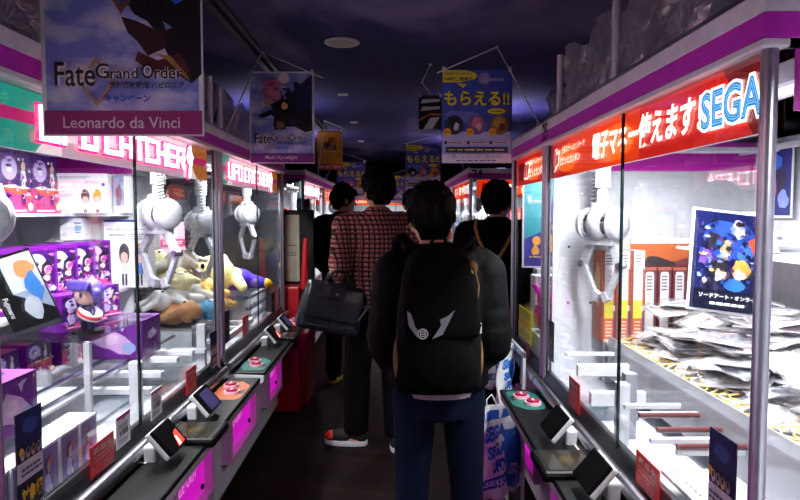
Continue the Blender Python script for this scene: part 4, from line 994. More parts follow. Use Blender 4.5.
pv = [pouch(v) for v in range(6)]
pname = ['violet', 'tan', 'blue', 'grey', 'pink', 'pale']
used = set(); rr = random.Random(3)
def mound(x, y): return .18 * max(0, 1 - ((x - 1.27) / .40) ** 2) ** .8 * max(0, 1 - ((y - 1.95) / .95) ** 4)
zs = []
for k in range(285):
    lay = k / 285
    for _ in range(40):
        x, y = rr.uniform(.985, 1.50), rr.uniform(1.30, 2.66)
        if mound(x, y) >= .17 * (lay - .35) * 1.0: break
    base = TZ + .016
    for (px, py, pz) in zs:
        if abs(px - x) < .085 and abs(py - y) < .085: base = max(base, pz + .0105)
    base = min(base, TZ + .006 + mound(x, y) * 1.15 + .02)
    zs.append((x, y, base))
    v = rr.randrange(6)
    o = pv[v] if v not in used else copy_tree(pv[v])
    used.add(v)
    place(o, (x, y, base), rr.uniform(0, 2 * PI), 'clear pouch holding a %s picture card in the heap on the tray' % pname[v], 'card pouch', '%s card pouches heaped on the tray' % pname[v], rx=rr.uniform(-1, 1) * (.07 + .26 * lay), ry=rr.uniform(-1, 1) * (.07 + .26 * lay))
# garland of yellow paper chain along the tray's front edge
def garland(name, pts_fn, label, m, n=120, r=.0035):
    mb = MB(); pts = [pts_fn(i / (n - 1)) for i in range(n)]
    mb.tube(pts, r, 5); o = mb.build(name, m); tag(o, label, 'garland', 'paper chains on the tray edge'); return o
for q, (cl, lb) in enumerate((('#e0c43a', 'yellow paper chain zigzagging along the tray edge'), ('#e8e2c8', 'cream paper chain twisted with the yellow one'), ('#d8b860', 'ochre paper chain lying furthest in from the tray edge'))):
    garland('paper_chain', lambda t, q=q: (.925 + .020 * q + .020 * math.sin(t * 150 + q * 2), 1.26 + 1.42 * t, TZ + .012 + .007 * (1 + math.sin(t * 95 + q)) + .004 * q), lb, M(cl), 260, .0028)

# narrow right cabinet: leaning picture panel, prizes
def nb():
    p0 = at(527, 268, y=3.62)
    root = empty('picture_display', (p0.x + .10, 3.60, 1.245), (math.radians(-4), 0, -.15)); tag(root, 'teal and violet picture panel with orange blossom in the narrow cabinet', 'picture panel')
    w, h = .26, .53
    MB().box((-w / 2, 0, 0), (w / 2, .01, h)).build('board', M('#c8c8d8'), root, .001)
    A = Art((-w / 2, -.0005, 0), (1, 0, 0), (0, 0, 1))
    A.rect(.01, .01, w - .01, h - .01, M('#3a2f86')).poly([(.01, .3 * h), (.5 * w, .4 * h), (.7 * w, .9 * h), (w - .01, h - .01), (.01, h - .01)], M('#2f8a94')).poly([(.4 * w, .45 * h), (.5 * w, .82 * h), (.62 * w, .5 * h)], M('#b8906a'))
    for (x, y) in ((.7, .42), (.62, .30), (.3, .28), (.28, .18), (.75, .55), (.6, .2)): A.splat(x * w, y * h, .10 * w, .06 * h, M('#d8983a'), 9, .4, R_)
    A.lines(.15 * w, .10 * h, .7 * w, .13 * h, 1, M('#b8a070'), R_)
    A.build('print', root)
    MB().box(*Rq(.70, 1.5, 3.0, 3.66, .80, .95, 3.72)).build('prize_step', white_in, mR2, .004)
    MB().box(*Rq(.78, 1.3, 3.55, 3.66, .95, 1.243, 3.72)).build('panel_stand', white_in, mR2, .004)
    def fx(A, w, h): A.rect(0, 0, w, h, M('#e8e8ec')).rect(0, 0, w, .35 * h, M('#8a8a98')).lines(.1 * w, .45 * h, .9 * w, .9 * h, 4, M('#54545e'), R_)
    c = carton('prize_box', (.14, .12, .09), WHT, fx)
    for i, (x, y, z) in enumerate(((.80, 3.42, .951), (.80, 3.42, 1.042), (.80, 3.42, 1.133), (.96, 3.42, .951), (.96, 3.42, 1.042))):
        o = c if i == 0 else copy_tree(c)
        place(o, (x, y, z), 0, ['white prize box at the bottom of the aisle-side stack, narrow cabinet', 'middle white prize box of the aisle-side stack, narrow cabinet', 'topmost white prize box of the narrow cabinet', 'lower white prize box of the inner stack, narrow cabinet', 'upper white prize box of the inner stack, narrow cabinet'][i], 'prize box', 'white boxes in the narrow cabinet')
    mb = MB().ball((0, 0, .075), (.07, .06, .075)).ball((0, 0, .16), (.05, .05, .05)).cap((.03, 0, .19), (.07, 0, .24), .02, .01).cap((-.03, 0, .19), (-.07, 0, .24), .02, .01)
    o = blob(mb, 'plush_toy', mat('plush_#c01890', '#c01890', .9), .008, None, 3); tag(o, 'magenta plush standing before the picture panel in the narrow cabinet', 'plush toy'); o.location = (.765, 3.25, .951)
    for s in (-1, 1): MB().ball((.02 * s, -.046, .17), .008).build('eye', black, o)
nb()

# prizes in the far cabinets
def ff(c1, c2):
    def f(A, w, h): A.rect(0, 0, w, h, M(c1)).splat(.5 * w, .55 * h, .32 * w, .3 * h, M(c2), 12, .4, R_).rect(0, 0, w, .18 * h, WHT)
    return f
cols = [('#c8487e', '#f0d8e0', 'pink'), ('#4a6ab8', '#e0e4f0', 'blue'), ('#d8a030', '#6a3a20', 'amber'), ('#5a3a8a', '#d8c8e8', 'violet'), ('#d04028', '#f0d0b0', 'red'), ('#3a8a8a', '#e8f0f0', 'teal')]
fb = [carton('prize_box', (.2, .16, .2), M(c1), ff(c1, c2)) for c1, c2, _ in cols]
fu = set(); rr = random.Random(9)
spots = []
for (nm, X, ys, rz) in (('cabinet numbered 24', 1, (5.95, 6.35, 6.75, 7.15), -PI / 2), ('the cabinet after number 24', 1, (7.75, 8.3, 8.9), -PI / 2), ('first cabinet beyond the red kiosk', -1, (6.2, 6.6, 7.0, 7.45), PI / 2), ('second cabinet beyond the red kiosk', -1, (8.0, 8.5, 9.1), PI / 2)):
    for i, y in enumerate(ys):
        for j, (d, z) in enumerate(((.35, .801), (.62, .801), (.62, 1.003), (.62, 1.205), (.62, 1.407))):
            v = rr.randrange(6)
            o = fb[v] if v not in fu else copy_tree(fb[v]); fu.add(v)
            x = XFR + d if X > 0 else XFL - d
            place(o, (x, y + (.01 if j % 2 else 0), z), rz, '%s prize box %s of column %s in %s' % (cols[v][2], ['standing in front', 'at the foot', 'in second tier', 'in third tier', 'on top'][j], ['one', 'two', 'three', 'four'][i], nm), 'prize box', 'stacked prize boxes in far cabinets')
for i, x in enumerate((-.65, -.4, -.1, .2, .5, .7)):
    for j in range(3):
        v = rr.randrange(6); o = copy_tree(fb[v])
        place(o, (x, 12.8, .801 + j * .202), 0, '%s prize box %s of column %s in the cabinet closing the aisle' % (cols[v][2], ['at the foot', 'in the middle', 'on top'][j], ['one', 'two', 'three', 'four', 'five', 'six'][i]), 'prize box', 'stacked prize boxes in far cabinets')
# ================================================================== stock in clear bags on top of the cabinets
def bulge(name, c, r, seed, m, parent=None):
    rnd = random.Random(seed)
    ph = [rnd.uniform(0, 6.3) for _ in range(8)]
    mb = MB().ball((0, 0, 0), r, 26, 18)
    for p in mb.v:
        q = p.copy(); k = 1 + .10 * math.sin(q.x * 19 + ph[0]) * math.sin(q.z * 23 + ph[1]) + .07 * math.sin(q.y * 31 + q.z * 27 + ph[2]) + .03 * math.sin(q.x * 61 + ph[3]) + .03 * math.sin(q.z * 73 + ph[4])
        p *= k
        p.z = max(p.z, -r[2] * .82)
    return mb.build(name, m, parent, loc=c)
def stock_bag(x, y, z, r, label, seed, colr):
    root = empty('stock_bag', (x, y, z)); tag(root, label, 'plastic bag', 'clear bags of prizes stored on the cabinets')
    bulge('bag', (0, 0, r[2] * .84), r, seed, sheet, root)
    mb = MB(); rnd = random.Random(seed + 50)
    for i in range(5):
        mb.ball((rnd.uniform(-.45, .45) * r[0], rnd.uniform(-.45, .45) * r[1], r[2] * rnd.uniform(.35, .95)), (r[0] * .38, r[1] * .38, r[2] * .34), 12, 8)
    blob(mb, 'packed_prizes', mat('packed_' + colr, colr, .8, noise=.35, scale=9), .02, root, 3)
TOP = 1.9625
for i, (y, rx, ry, rz_, cl) in enumerate(((1.42, .27, .225, .30, '#5a4a50'), (1.90, .26, .225, .29, '#6a5a52'), (2.38, .25, .21, .24, '#4a4450'), (2.80, .22, .17, .16, '#7a6a66'))):
    stock_bag(XFR + .36, y, TOP - .013, (rx, ry, rz_), '%s clear bag of stock on the right cabinet counted from its near end' % ordn(i), 20 + i, cl)
stock_bag(XFR + .34, 3.28, TOP - .013, (.24, .24, .15), 'small clear bag of stock on top of the narrow cabinet', 29, '#4a4450')
for i, (y, rx, ry, rz_, cl) in enumerate(((1.62, .22, .20, .20, '#8a7a6a'), (2.10, .22, .24, .24, '#6a5e5a'), (2.66, .24, .27, .27, '#7a6a70'), (3.42, .24, .24, .24, '#5a5058'), (4.0, .22, .24, .22, '#5a5058'))):
    stock_bag(XFL - .34, y, TOP - .013, (rx, ry, rz_), '%s clear bag of stock on the left cabinets counted from the near end' % ordn(i), 60 + i, cl)
def stock_fence(side, ys, zt, label):
    x = XFR + .015 if side > 0 else XFL - .015
    root = empty('stock_fence', (x, ys[0], TOP - .014)); tag(root, label, 'fence', 'vinyl sheet fences on the cabinet tops')
    for y in ys:
        p = MB().cyl((0, y - ys[0], .0), (0, y - ys[0], zt - TOP), .013, n=12).box((-.02, y - ys[0] - .03, 0), (.02, y - ys[0] + .03, .008)); p.build('post', mat('fence_post_white', '#d8d0d8', .4), root)
    # crumpled sheet between the posts
    n, m = 40, 8; L = ys[-1] - ys[0]; vs = []
    for j in range(m + 1):
        for i in range(n + 1):
            u = i / n; v = j / m
            vs.append((side * (.016 + .012 * math.sin(u * 40 + v * 5) * math.sin(v * 9 + u * 13) + .008 * math.sin(u * 90 + v * 14)), u * L, .012 + v * (zt - TOP - .02 + .03 * math.sin(u * 22))))
    MB().add(vs, [(j * (n + 1) + i, j * (n + 1) + i + 1, (j + 1) * (n + 1) + i + 1, (j + 1) * (n + 1) + i) for j in range(m) for i in range(n)], 0, True).build('vinyl_sheet', sheet, root)
    MB().cyl((side * .004, 0, .012), (side * .004, L, .012), .006, n=8).build('sheet_rail', mat('fence_post_white', '#d8d0d8'), root)
stock_fence(1, (1.30, 2.05, 2.74), 2.22, 'white posts and crumpled vinyl along the right cabinet top')
stock_fence(-1, (1.42, 2.25, 3.08), 2.20, 'white posts and crumpled vinyl along the nearest left cabinet top')
stock_fence(-1, (3.25, 4.05, 4.85), 2.18, 'white posts and crumpled vinyl along the plush cabinet top')

# ================================================================== hanging posters
rodm = mat('clear_rod', '#e2dcd8', .3)
def hanger(pts, label, base=None):
    root = empty('poster_hanger', pts[0]); tag(root, label, 'hanger', 'thin rods that carry posters')
    o = Vector(pts[0])
    MB().tube([Vector(p) - o for p in pts[:2]], .0032, 7).build('rod', rodm, root)
    MB().tube([Vector(p) - o for p in pts[1:]], .0032, 7).build('rod', rodm, root)
    MB().ball(Vector(pts[1]) - o, .007, 10, 7).build('joint', rodm, root)
    MB().box((-.012, -.012, -.012), (.012, .012, .006)).build('foot_clip', rodm, root)
skyprint = bpy.data.materials.new('printed_violet_sky'); skyprint.use_nodes = True
nt = skyprint.node_tree; b_ = nt.nodes['Principled BSDF']; tc = nt.nodes.new('ShaderNodeTexCoord'); mp = nt.nodes.new('ShaderNodeMapping'); mp.inputs['Scale'].default_value = (7, 7, 14)
nn = nt.nodes.new('ShaderNodeTexNoise'); nn.inputs['Scale'].default_value = 1.0; nn.inputs['Detail'].default_value = 6; rp = nt.nodes.new('ShaderNodeValToRGB')
rp.color_ramp.elements[0].position = .45; rp.color_ramp.elements[0].color = lin('#7f86d8') + (1,); rp.color_ramp.elements[1].position = .68; rp.color_ramp.elements[1].color = lin('#f6ecf6') + (1,)
nt.links.new(tc.outputs['Object'], mp.inputs[0]); nt.links.new(mp.outputs[0], nn.inputs['Vector']); nt.links.new(nn.outputs['Fac'], rp.inputs['Fac']); nt.links.new(rp.outputs['Color'], b_.inputs['Base Color']); b_.inputs['Roughness'].default_value = .3
MATS['printed_violet_sky'] = skyprint

def poster(xc, y, zb, w, h, label, fn, back='#e8e4ea', rz=0, name='hanging_poster', group='posters hung over the aisle'):
    root = empty(name, (xc, y, zb), (0, 0, rz)); tag(root, label, 'poster', group)
    MB().box((-w / 2, 0, 0), (w / 2, .002, h)).build('sheet', M(back), root)
    A = Art((-w / 2, -.0003, 0), (1, 0, 0), (0, 0, 1)); fn(A, w, h); A.build('print', root)
    for s in (-1, 1):
        c = MB().box((s * (w / 2 - .012) - .009, -.004, h - .014), (s * (w / 2 - .012) + .009, .006, h + .012)); c.build('clip', mat('clear_clip', '#d8c8d4', .3), root, .002)
    return root
def campaign(A, w, h, nm, dark):
    A.rect(.004, .004, w - .004, h - .004, '#f1ecf0').rect(.010, .01, w - .01, h - .008, skyprint).rect(.004, .004, w - .004, .112 * h, '#a01c74' if dark else '#7a1c86')
    # generic dark swirl of cloth and ribbons (no figure)
    D1, D2, D3, D4 = M('#14121c'), M('#3a1c22'), M('#1f2448'), M('#7a4a34')
    if dark:
        A.poly([(.44 * w, .99 * h), (.99 * w, .99 * h), (.99 * w, .27 * h), (.93 * w, .23 * h), (.84 * w, .27 * h), (.78 * w, .36 * h), (.72 * w, .45 * h), (.66 * w, .50 * h), (.58 * w, .53 * h), (.52 * w, .60 * h), (.49 * w, .74 * h)], D1)
        A.poly([(.50 * w, .52 * h), (.60 * w, .50 * h), (.72 * w, .46 * h), (.80 * w, .47 * h), (.76 * w, .38 * h), (.66 * w, .35 * h), (.60 * w, .41 * h), (.54 * w, .45 * h)], D2)
        A.poly([(.60 * w, .37 * h), (.72 * w, .33 * h), (.86 * w, .36 * h), (.93 * w, .28 * h), (.80 * w, .25 * h), (.66 * w, .29 * h), (.58 * w, .33 * h)], M('#5a2426')).poly([(.70 * w, .36 * h), (.78 * w, .33 * h), (.88 * w, .26 * h), (.92 * w, .24 * h), (.90 * w, .27 * h), (.80 * w, .35 * h)], M('#a8834a'))
        A.poly([(.44 * w, .80 * h), (.52 * w, .82 * h), (.58 * w, .70 * h), (.56 * w, .58 * h), (.50 * w, .53 * h), (.44 * w, .60 * h), (.42 * w, .70 * h)], D4).poly([(.48 * w, .62 * h), (.52 * w, .66 * h), (.55 * w, .60 * h), (.50 * w, .57 * h)], M('#2438a8')).poly([(.50 * w, .70 * h), (.55 * w, .66 * h), (.58 * w, .60 * h), (.59 * w, .66 * h), (.54 * w, .74 * h)], M('#e8d8d0'))
        for q in range(7): A.poly([((.60 + .05 * q) * w, .90 * h), ((.63 + .05 * q) * w, .92 * h), ((.66 + .045 * q) * w, (.56 + .03 * (q % 3)) * h), ((.645 + .045 * q) * w, (.52 + .03 * (q % 3)) * h)], [D3, D2, D1, M('#241a2a')][q % 4])
        A.poly([(.80 * w, .60 * h), (.86 * w, .62 * h), (.90 * w, .59 * h), (.84 * w, .57 * h)], M('#2a58c8')).poly([(.76 * w, .50 * h), (.82 * w, .47 * h), (.78 * w, .46 * h)], M('#8090c8')).splat(.95 * w, .62 * h, .03 * w, .04 * h, M('#d8a08a'), 9, .3, R_)
        A.poly([(.12 * w, .60 * h), (.10 * w, .68 * h), (.16 * w, .72 * h), (.30 * w, .74 * h), (.42 * w, .84 * h), (.46 * w, .76 * h), (.28 * w, .70 * h), (.15 * w, .66 * h)], D1)
    else:
        A.poly([(.47 * w, .72 * h), (.56 * w, .70 * h), (.66 * w, .78 * h), (.95 * w, .96 * h), (.97 * w, .36 * h), (.86 * w, .34 * h), (.70 * w, .40 * h), (.55 * w, .40 * h), (.40 * w, .36 * h), (.36 * w, .42 * h), (.38 * w, .50 * h), (.32 * w, .56 * h), (.42 * w, .66 * h)], D1).scatter(.36 * w, .38 * h, .92 * w, .90 * h, 40, .07 * w, ['#14121c', '#1f2448', '#241a2a', '#14121c', '#2c2f5a', '#3a1c22'], R_).poly([(.14 * w, .52 * h), (.34 * w, .58 * h), (.40 * w, .54 * h), (.20 * w, .49 * h)], D1).poly([(.66 * w, .78 * h), (.97 * w, .95 * h), (.97 * w, .60 * h), (.80 * w, .56 * h)], D3)
        A.scatter(.22 * w, .70 * h, .46 * w, .88 * h, 16, .09 * w, ['#c05a88', '#d87aa0', '#a84a78', '#c86a94'], R_, .5).splat(.42 * w, .74 * h, .10 * w, .06 * h, M('#d87aa0'), 12, .3, R_).splat(.30 * w, .66 * h, .07 * w, .05 * h, M('#c89a88'), 12, .3, R_).splat(.55 * w, .62 * h, .06 * w, .05 * h, M('#e09a6a'), 10, .3, R_).splat(.54 * w, .92 * h, .10 * w, .06 * h, M('#f0d8e8'), 12, .2, R_).splat(.48 * w, .42 * h, .10 * w, .05 * h, M('#8a5a4a'), 9, .4, R_)
    # lettering
    G, K = M('#c8884a'), M('#1c1a24')
    cx, cy, r = .345 * w, .235 * h, .105 * h
    for k in range(4):
        a0, a1 = PI / 2 * k, PI / 2 * (k + 1)
        A.poly([(cx + r * math.cos(a0) * .78, cy + r * math.sin(a0)), (cx + r * math.cos(a1) * .78, cy + r * math.sin(a1)), (cx + r * .84 * math.cos(a1) * .78, cy + r * .84 * math.sin(a1)), (cx + r * .84 * math.cos(a0) * .78, cy + r * .84 * math.sin(a0))], G)
    Wh = M('#f4eef0')
    for col, bd in ((Wh, .07), (K, .012)):
        A.text('Fate', .215 * w, .215 * h, .105 * h, col, w=.25 * w, bold=bd)
    for t, x, ww, hh in (('G', .385, .085, .066), ('rand', .52, .17, .048), ('O', .665, .075, .066), ('rder', .795, .17, .052)):
        for col, bd in ((Wh, .07), (K, .012)): A.text(t, x * w, .248 * h, hh * h, col, w=ww * w, bold=bd)
    A.text('絶対魔獣戦線 バビロニア', .66 * w, .205 * h, .030 * h, K, w=.46 * w, bold=.02).text('キャンペーン', .54 * w, .145 * h, .034 * h, M('#3a4ab8'), w=.28 * w, bold=.05)
    A.text(nm, .5 * w, .032 * h, .050 * h, M('#f2dcea'), w=(.72 if dark else .5) * w, bold=.005)
poster(-.618, 1.50, 1.725, .365, .515, 'large violet-sky poster hanging nearest the camera at top left', lambda A, w, h: campaign(A, w, h, 'Leonardo da Vinci', True))
poster(-.636, 3.70, 1.830, .364, .512, 'violet-sky poster with a pink splash hanging past the plush cabinet start', lambda A, w, h: campaign(A, w, h, 'Mash Kyrielight', False))
def prize_ad(A, w, h):
    Y = M('#ffe224'); N = M('#20306e')
    A.rect(.003, .003, w - .003, h - .003, M('#4452b2')).rect(.003, .003, w - .003, .34 * h, M('#bcc0f0')).splat(.30 * w, .5 * h, .3 * w, .08 * h, M('#6e78cc'), 14, .3, R_).splat(.6 * w, .9 * h, .10 * w, .08 * h, M('#a890c0'), 12, .3, R_).lines(.55 * w, .86 * h, .92 * w, .92 * h, 1, M('#a8a0b8'), R_)
    A.ell(.26 * w, .93 * h, .245 * w, .060 * h, Y).poly([(.22 * w, .85 * h), (.36 * w, .84 * h), (.30 * w, .80 * h)], Y).rect(.006, .86 * h, .3 * w, h - .006, Y)
    A.text('UFOキャッチャー', .24 * w, .935 * h, .032 * h, N, w=.38 * w, bold=.02).text('500円ご利用で', .24 * w, .875 * h, .042 * h, N, w=.40 * w, bold=.03)
    for col, bd in ((N, .08), (Y, .03)): A.text('もらえる!!', .5 * w, .615 * h, .155 * h, col, w=.92 * w, bold=bd)
    A.ell(.78 * w, .555 * h, .13 * w, .032 * h, Y).lines(.69 * w, .545 * h, .86 * w, .565 * h, 1, N, R_).ell(.93 * w, .56 * h, .03 * w, .025 * h, M('#c82a3a'))
    for q, (a, c, d) in zip((.18, .5, .82), (('#2a3052', '#10121e', '#d0c8d8'), ('#7a5a88', '#d8709a', '#e8b0c0'), ('#9a6a3a', '#c89048', '#6a3a20'))):
        A.ell(q * w, .41 * h, .135 * w, .105 * h, M(a)).splat(q * w, .43 * h, .10 * w, .075 * h, M(c), 12, .35, R_).splat((q + .03) * w, .39 * h, .05 * w, .05 * h, M(d), 10, .4, R_)
        A.ell((q - .10) * w, .335 * h, .055 * w, .042 * h, M('#f0a81c')).lines((q - .135) * w, .325 * h, (q - .065) * w, .345 * h, 1, M('#8a3a1a'), R_)
        A.rect((q - .13) * w, .205 * h, (q + .14) * w, .238 * h, M('#d8cfe2')).rect((q - .14) * w, .205 * h, (q - .10) * w, .238 * h, M('#3a2a4a')).lines((q - .08) * w, .21 * h, (q + .12) * w, .232 * h, 1, M('#7a5a7a'), R_)
    A.rect(.06 * w, .115 * h, .94 * w, .175 * h, N).lines(.09 * w, .128 * h, .92 * w, .162 * h, 1, M('#d8c860'), R_)
    A.rect(.003, .003, w - .003, .10 * h, M('#e6e2fa')).text('詳しくはスタッフまでご覧ください', .5 * w, .055 * h, .034 * h, N, w=.7 * w, bold=.0).lines(.2 * w, .02 * h, .8 * w, .04 * h, 1, N, R_)
poster(.4215, 3.38, 1.805, .364, .482, 'blue and yellow offer poster hanging at right above the aisle', prize_ad, '#27357c')
poster(.290, 6.76, 1.775, .364, .482, 'blue and yellow offer poster hanging farther down, above the main queue', prize_ad, '#27357c')
poster(-.56, 8.3, 1.715, .364, .482, 'blue and yellow offer poster hanging behind the yellow board', prize_ad, '#27357c')
poster(.09, 9.4, 1.69, .30, .40, 'smallest blue and yellow offer poster, farthest down the aisle', prize_ad, '#27357c')
def yellow_board(A, w, h):
    A.rect(.004, .004, w - .004, h - .004, M('#e0971c')).rect(.004, .004, w - .004, .15 * h, M('#c82a20')).rect(.004, .96 * h, w - .004, h - .004, M('#a8301c')).text('学生割引', .5 * w, .035 * h, .085 * h, M('#f0e0c8'), w=.86 * w, bold=.03)
    A.rect(.44 * w, .70 * h, .66 * w, .83 * h, M('#a02a1a')).rect(.51 * w, .74 * h, .59 * w, .79 * h, M('#e0971c')).text('学', .40 * w, .52 * h, .2 * h, M('#3a2a2a'), bold=.05).text('割', .62 * w, .50 * h, .16 * h, M('#3a2a2a'), bold=.05).lines(.2 * w, .44 * h, .85 * w, .48 * h, 1, M('#f4d89a'), R_)
poster(-.745, 7.5, 2.045, .29, .445, 'orange-yellow board with red strip hanging beyond the second violet poster', yellow_board, '#c8861c')
def brush(A, w, h): 
    for z in (.82, .60): A.poly([(.08 * w, (z - .06) * h), (.92 * w, z * h), (.90 * w, (z + .08) * h), (.15 * w, (z + .07) * h)], M('#e8e0e0'))
    A.poly([(.0, .30 * h), (.5 * w, .48 * h), (w, .46 * h), (.9 * w, .40 * h), (.45 * w, .42 * h), (.06 * w, .24 * h)], M('#c8823a')).poly([(.5 * w, .34 * h), (.9 * w, .36 * h), (.6 * w, .02 * h), (.2 * w, .0)], M('#e8e4e8'))
poster(.275, 5.1, 2.20, .18, .26, 'dark board with pale brush strokes half hidden behind offer poster', brush, '#17151f')
def ceil_hang(root_pts, lb): hanger(root_pts, lb)
hanger([(XFL - .0, 3.31, 1.962), at(262, 52, y=3.69), at(323, 78, y=3.69)], 'thin rods above the violet poster with the pink splash')
hanger([(XFR + .0, 3.05, 1.962), at(497, 47, y=3.37), at(437, 73, y=3.37)], 'thin rods above the offer poster at right')
hanger([(XFL - .0, 1.40, 1.962), (-.78, 1.50, 2.36), (-.42, 1.50, 2.245)], 'thin rods above the nearest violet poster')
hanger([(XFR, 6.3, 1.962), (.55, 6.75, 2.37), (.10, 6.75, 2.262)], 'thin rods above the farther offer poster')
hanger([(XFL, 8.0, 1.962), (-.70, 8.29, 2.33), (-.36, 8.29, 2.205)], 'thin rods above the offer poster behind the yellow board')
hanger([(XFL, 7.2, 1.962), (-.80, 7.49, 2.60), (-.56, 7.49, 2.50)], 'thin rods above the orange-yellow board')
hanger([(XFR, 9.0, 1.962), (.25, 9.39, 2.20), (-.06, 9.39, 2.10)], 'thin rods above the smallest offer poster')
hanger([(.275, 5.099, 2.70), (.21, 5.099, 2.56), (.275, 5.099, 2.47)], 'thin rods between ceiling and the brush-stroke board')

# ================================================================== red kiosk beyond the plush cabinet
k = empty('change_kiosk', (-.80, 5.25, 0)); tag(k, 'red kiosk with a black framed sign on top, left of the queue', 'kiosk')
red = mat('red_enamel', '#a30f18', .35)
MB().box((-.45, -.25, 0), (.06, .25, .98)).build('cabinet', red, k, .01)
MB().prism([(-.25, .98), (.20, .98), (.20, 1.08), (.0, 1.36), (-.08, 1.36)], (-.45, 0, 0), (0, 1, 0), (0, 0, 1), .10).build('cheek', red, k, .004)
MB().box((.06, -.25, .05), (.12, .25, .62)).build('base_panel', mat('dark_red_panel', '#7a0a10', .4), k, .006)
sp = MB().box((-.10, -.02, .98), (.145, .03, 1.575)).build('sign_frame', black, k, .004)
A = Art((-.085, -.0205, 1.0), (1, 0, 0), (0, 0, 1)); A.rect(0, 0, .115, .535, M('#d8cdb4', rough=.5)).lines(.02, .28, .09, .30, 1, M('#6a6256'), R_).lines(.02, .20, .09, .24, 2, M('#8a8272'), R_); A.build('sign_face', sp)
MB().cap((.10, -.262, .98), (.115, -.262, 1.34), .03, .02).build('handset', red, k)
MB().box((-.02, -.27, .50), (.04, -.25, .75)).build('coin_plate', black, k, .003)
# small black terminal on the first far left cabinet's corner post
t = MB().box((-.03, -.06, 1.50), (.05, -.015, 1.68)).build('payment_terminal', black, far_m[2], .005)
A = Art((-.03 - .0003, -.03, 1.54), (0, -1, 0), (0, 0, 1)); A.rect(0, 0, .025, .06, M('#d8d4d8')); A.build('sticker', t)
# uplights added on the far cabinet tops only to brighten the painted clouds
for i, (x, y) in enumerate(((XFL - .5, 6.9), (XFR + .5, 7.2), (XFL - .5, 9.6), (XFR + .5, 10.2))):
    u = empty('uplight', (x, y, 1.949)); tag(u, ['violet uplight on the first far left cabinet top', 'violet uplight on top of the cabinet numbered 24', 'violet uplight on a farther left cabinet top', 'violet uplight on the last right cabinet top'][i], 'lamp', 'uplights on cabinet tops')
    MB().cyl((0, 0, 0), (0, 0, .09), .05, .06, 18).build('housing', black, u)
    MB().cyl((0, 0, .09), (0, 0, .094), .052, n=18).build('lens', mat('violet_lens', '#b8a4ff', .3, emit=2.), u)
    L = bpy.data.lights.new('uplight_beam', 'SPOT'); L.energy = 95; L.color = (.80, .72, 1); L.spot_size = 2.6; L.spot_blend = .9; L.shadow_soft_size = .05
    lo = bpy.data.objects.new('uplight_beam', L); COL.objects.link(lo); lo.parent = u; lo.location = (0, 0, .10); lo.rotation_euler = (PI, 0, 0)

# ================================================================== prize carrier bags hung at the right
def carrier_bag(x, y, ztop, w, h, label, rz, big=True, seed=1):
    root = empty('carrier_bag', (x, y, ztop), (0, 0, rz)); tag(root, label, 'bag', 'blue and white carrier bags hanging at the right cabinets')
    n, m = 18, 14
    rnd = random.Random(seed); ph = [rnd.uniform(0, 6) for _ in range(4)]
    def P(u, v, s):
        x_ = (u - .5) * w * (1 + .10 * (1 - v)); z_ = -h * (1 - v)
        y_ = s * (.006 + .018 * math.sin(PI * u) * (1 - .6 * v)) + .010 * math.sin(u * 9 + v * 5 + ph[0]) + .006 * math.sin(u * 17 - v * 8 + ph[1])
        if v < .12: z_ += .015 * math.sin(u * 15 + ph[2])
        return Vector((x_, y_, z_))
    vs = [P(i / n, j / m, s) for s in (-1, 1) for j in range(m + 1) for i in range(n + 1)]
    N = (n + 1) * (m + 1)
    fs = [(s * N + j * (n + 1) + i, s * N + j * (n + 1) + i + 1, s * N + (j + 1) * (n + 1) + i + 1, s * N + (j + 1) * (n + 1) + i) for s in (0, 1) for j in range(m) for i in range(n)]
    for j in range(m): fs += [(j * (n + 1), N + j * (n + 1), N + (j + 1) * (n + 1), (j + 1) * (n + 1)), (j * (n + 1) + n, (j + 1) * (n + 1) + n, N + (j + 1) * (n + 1) + n, N + j * (n + 1) + n)]
    for i in range(n): fs.append((i, i + 1, N + i + 1, N + i))
    fp = MB().add(vs, fs, 0, True); fp.build('bag_body', mat('white_film', '#f2f4fa', .4), root)
    B1, B2, WH = M('#1f5fc0', rough=.4), M('#2a78d8', rough=.4), M('#eef0f6', rough=.4)
    # print follows the film surface
    A = Art((0, 0, 0), (1, 0, 0), (0, 0, 1)); 
    def ptext(t, u0, v0, hw, hh, m_, bold):
        vs2, fs2, tw, th = text_mesh(t, bold)
        A.mb.add([P(u0 + v.x / tw * hw, v0 + v.y / th * hh, -1) + Vector((0, -.0016, 0)) for v in vs2], fs2, A.mi(m_))
    def pquad(u0, v0, u1, v1, m_, dz=.0008, sub=8):
        b = []
        for i in range(sub):
            for j in range(3):
                ua, ub = u0 + (u1 - u0) * i / sub, u0 + (u1 - u0) * (i + 1) / sub; va, vb = v0 + (v1 - v0) * j / 3, v0 + (v1 - v0) * (j + 1) / 3
                A.mb.add([P(a, c, -1) + Vector((0, -dz, 0)) for a, c in ((ua, va), (ub, va), (ub, vb), (ua, vb))], [(0, 1, 2, 3)], A.mi(m_))
    pquad(.04, .86, .96, .96, B1); pquad(.04, .14, .7, .26, B1); pquad(.62, .05, .96, .5, B1)
    ptext('SEGA', .08, .64, .5, .16, B2, .06); ptext('SEGA', .12, .46, .5, .14, B2, .06); ptext('UFO', .22, .30, .34, .13, B1, .08); pquad(.55, .34, .92, .72, B2)
    ptext('SEGA', .10, .17, .5, .06, WH, .03); ptext('CATCHER', .64, .20, .3, .12, WH, .03)
    A.build('print', root)
    for s in (-1, 1): MB().tube([P(.5 + s * .28, 1, 0), P(.5 + s * .26, 1, 0) + Vector((0, .005, .03)), P(.5 + s * .16, 1, 0) + Vector((0, .008, .05)), P(.5 + s * .10, 1, 0)], .003, 6).build('bag_handle', mat('white_film', '#f2f4fa', .4), root)
carrier_bag(.492, 2.99, .66, .29, .44, 'large blue and white carrier bag hanging lowest at the console end', .75, seed=1)
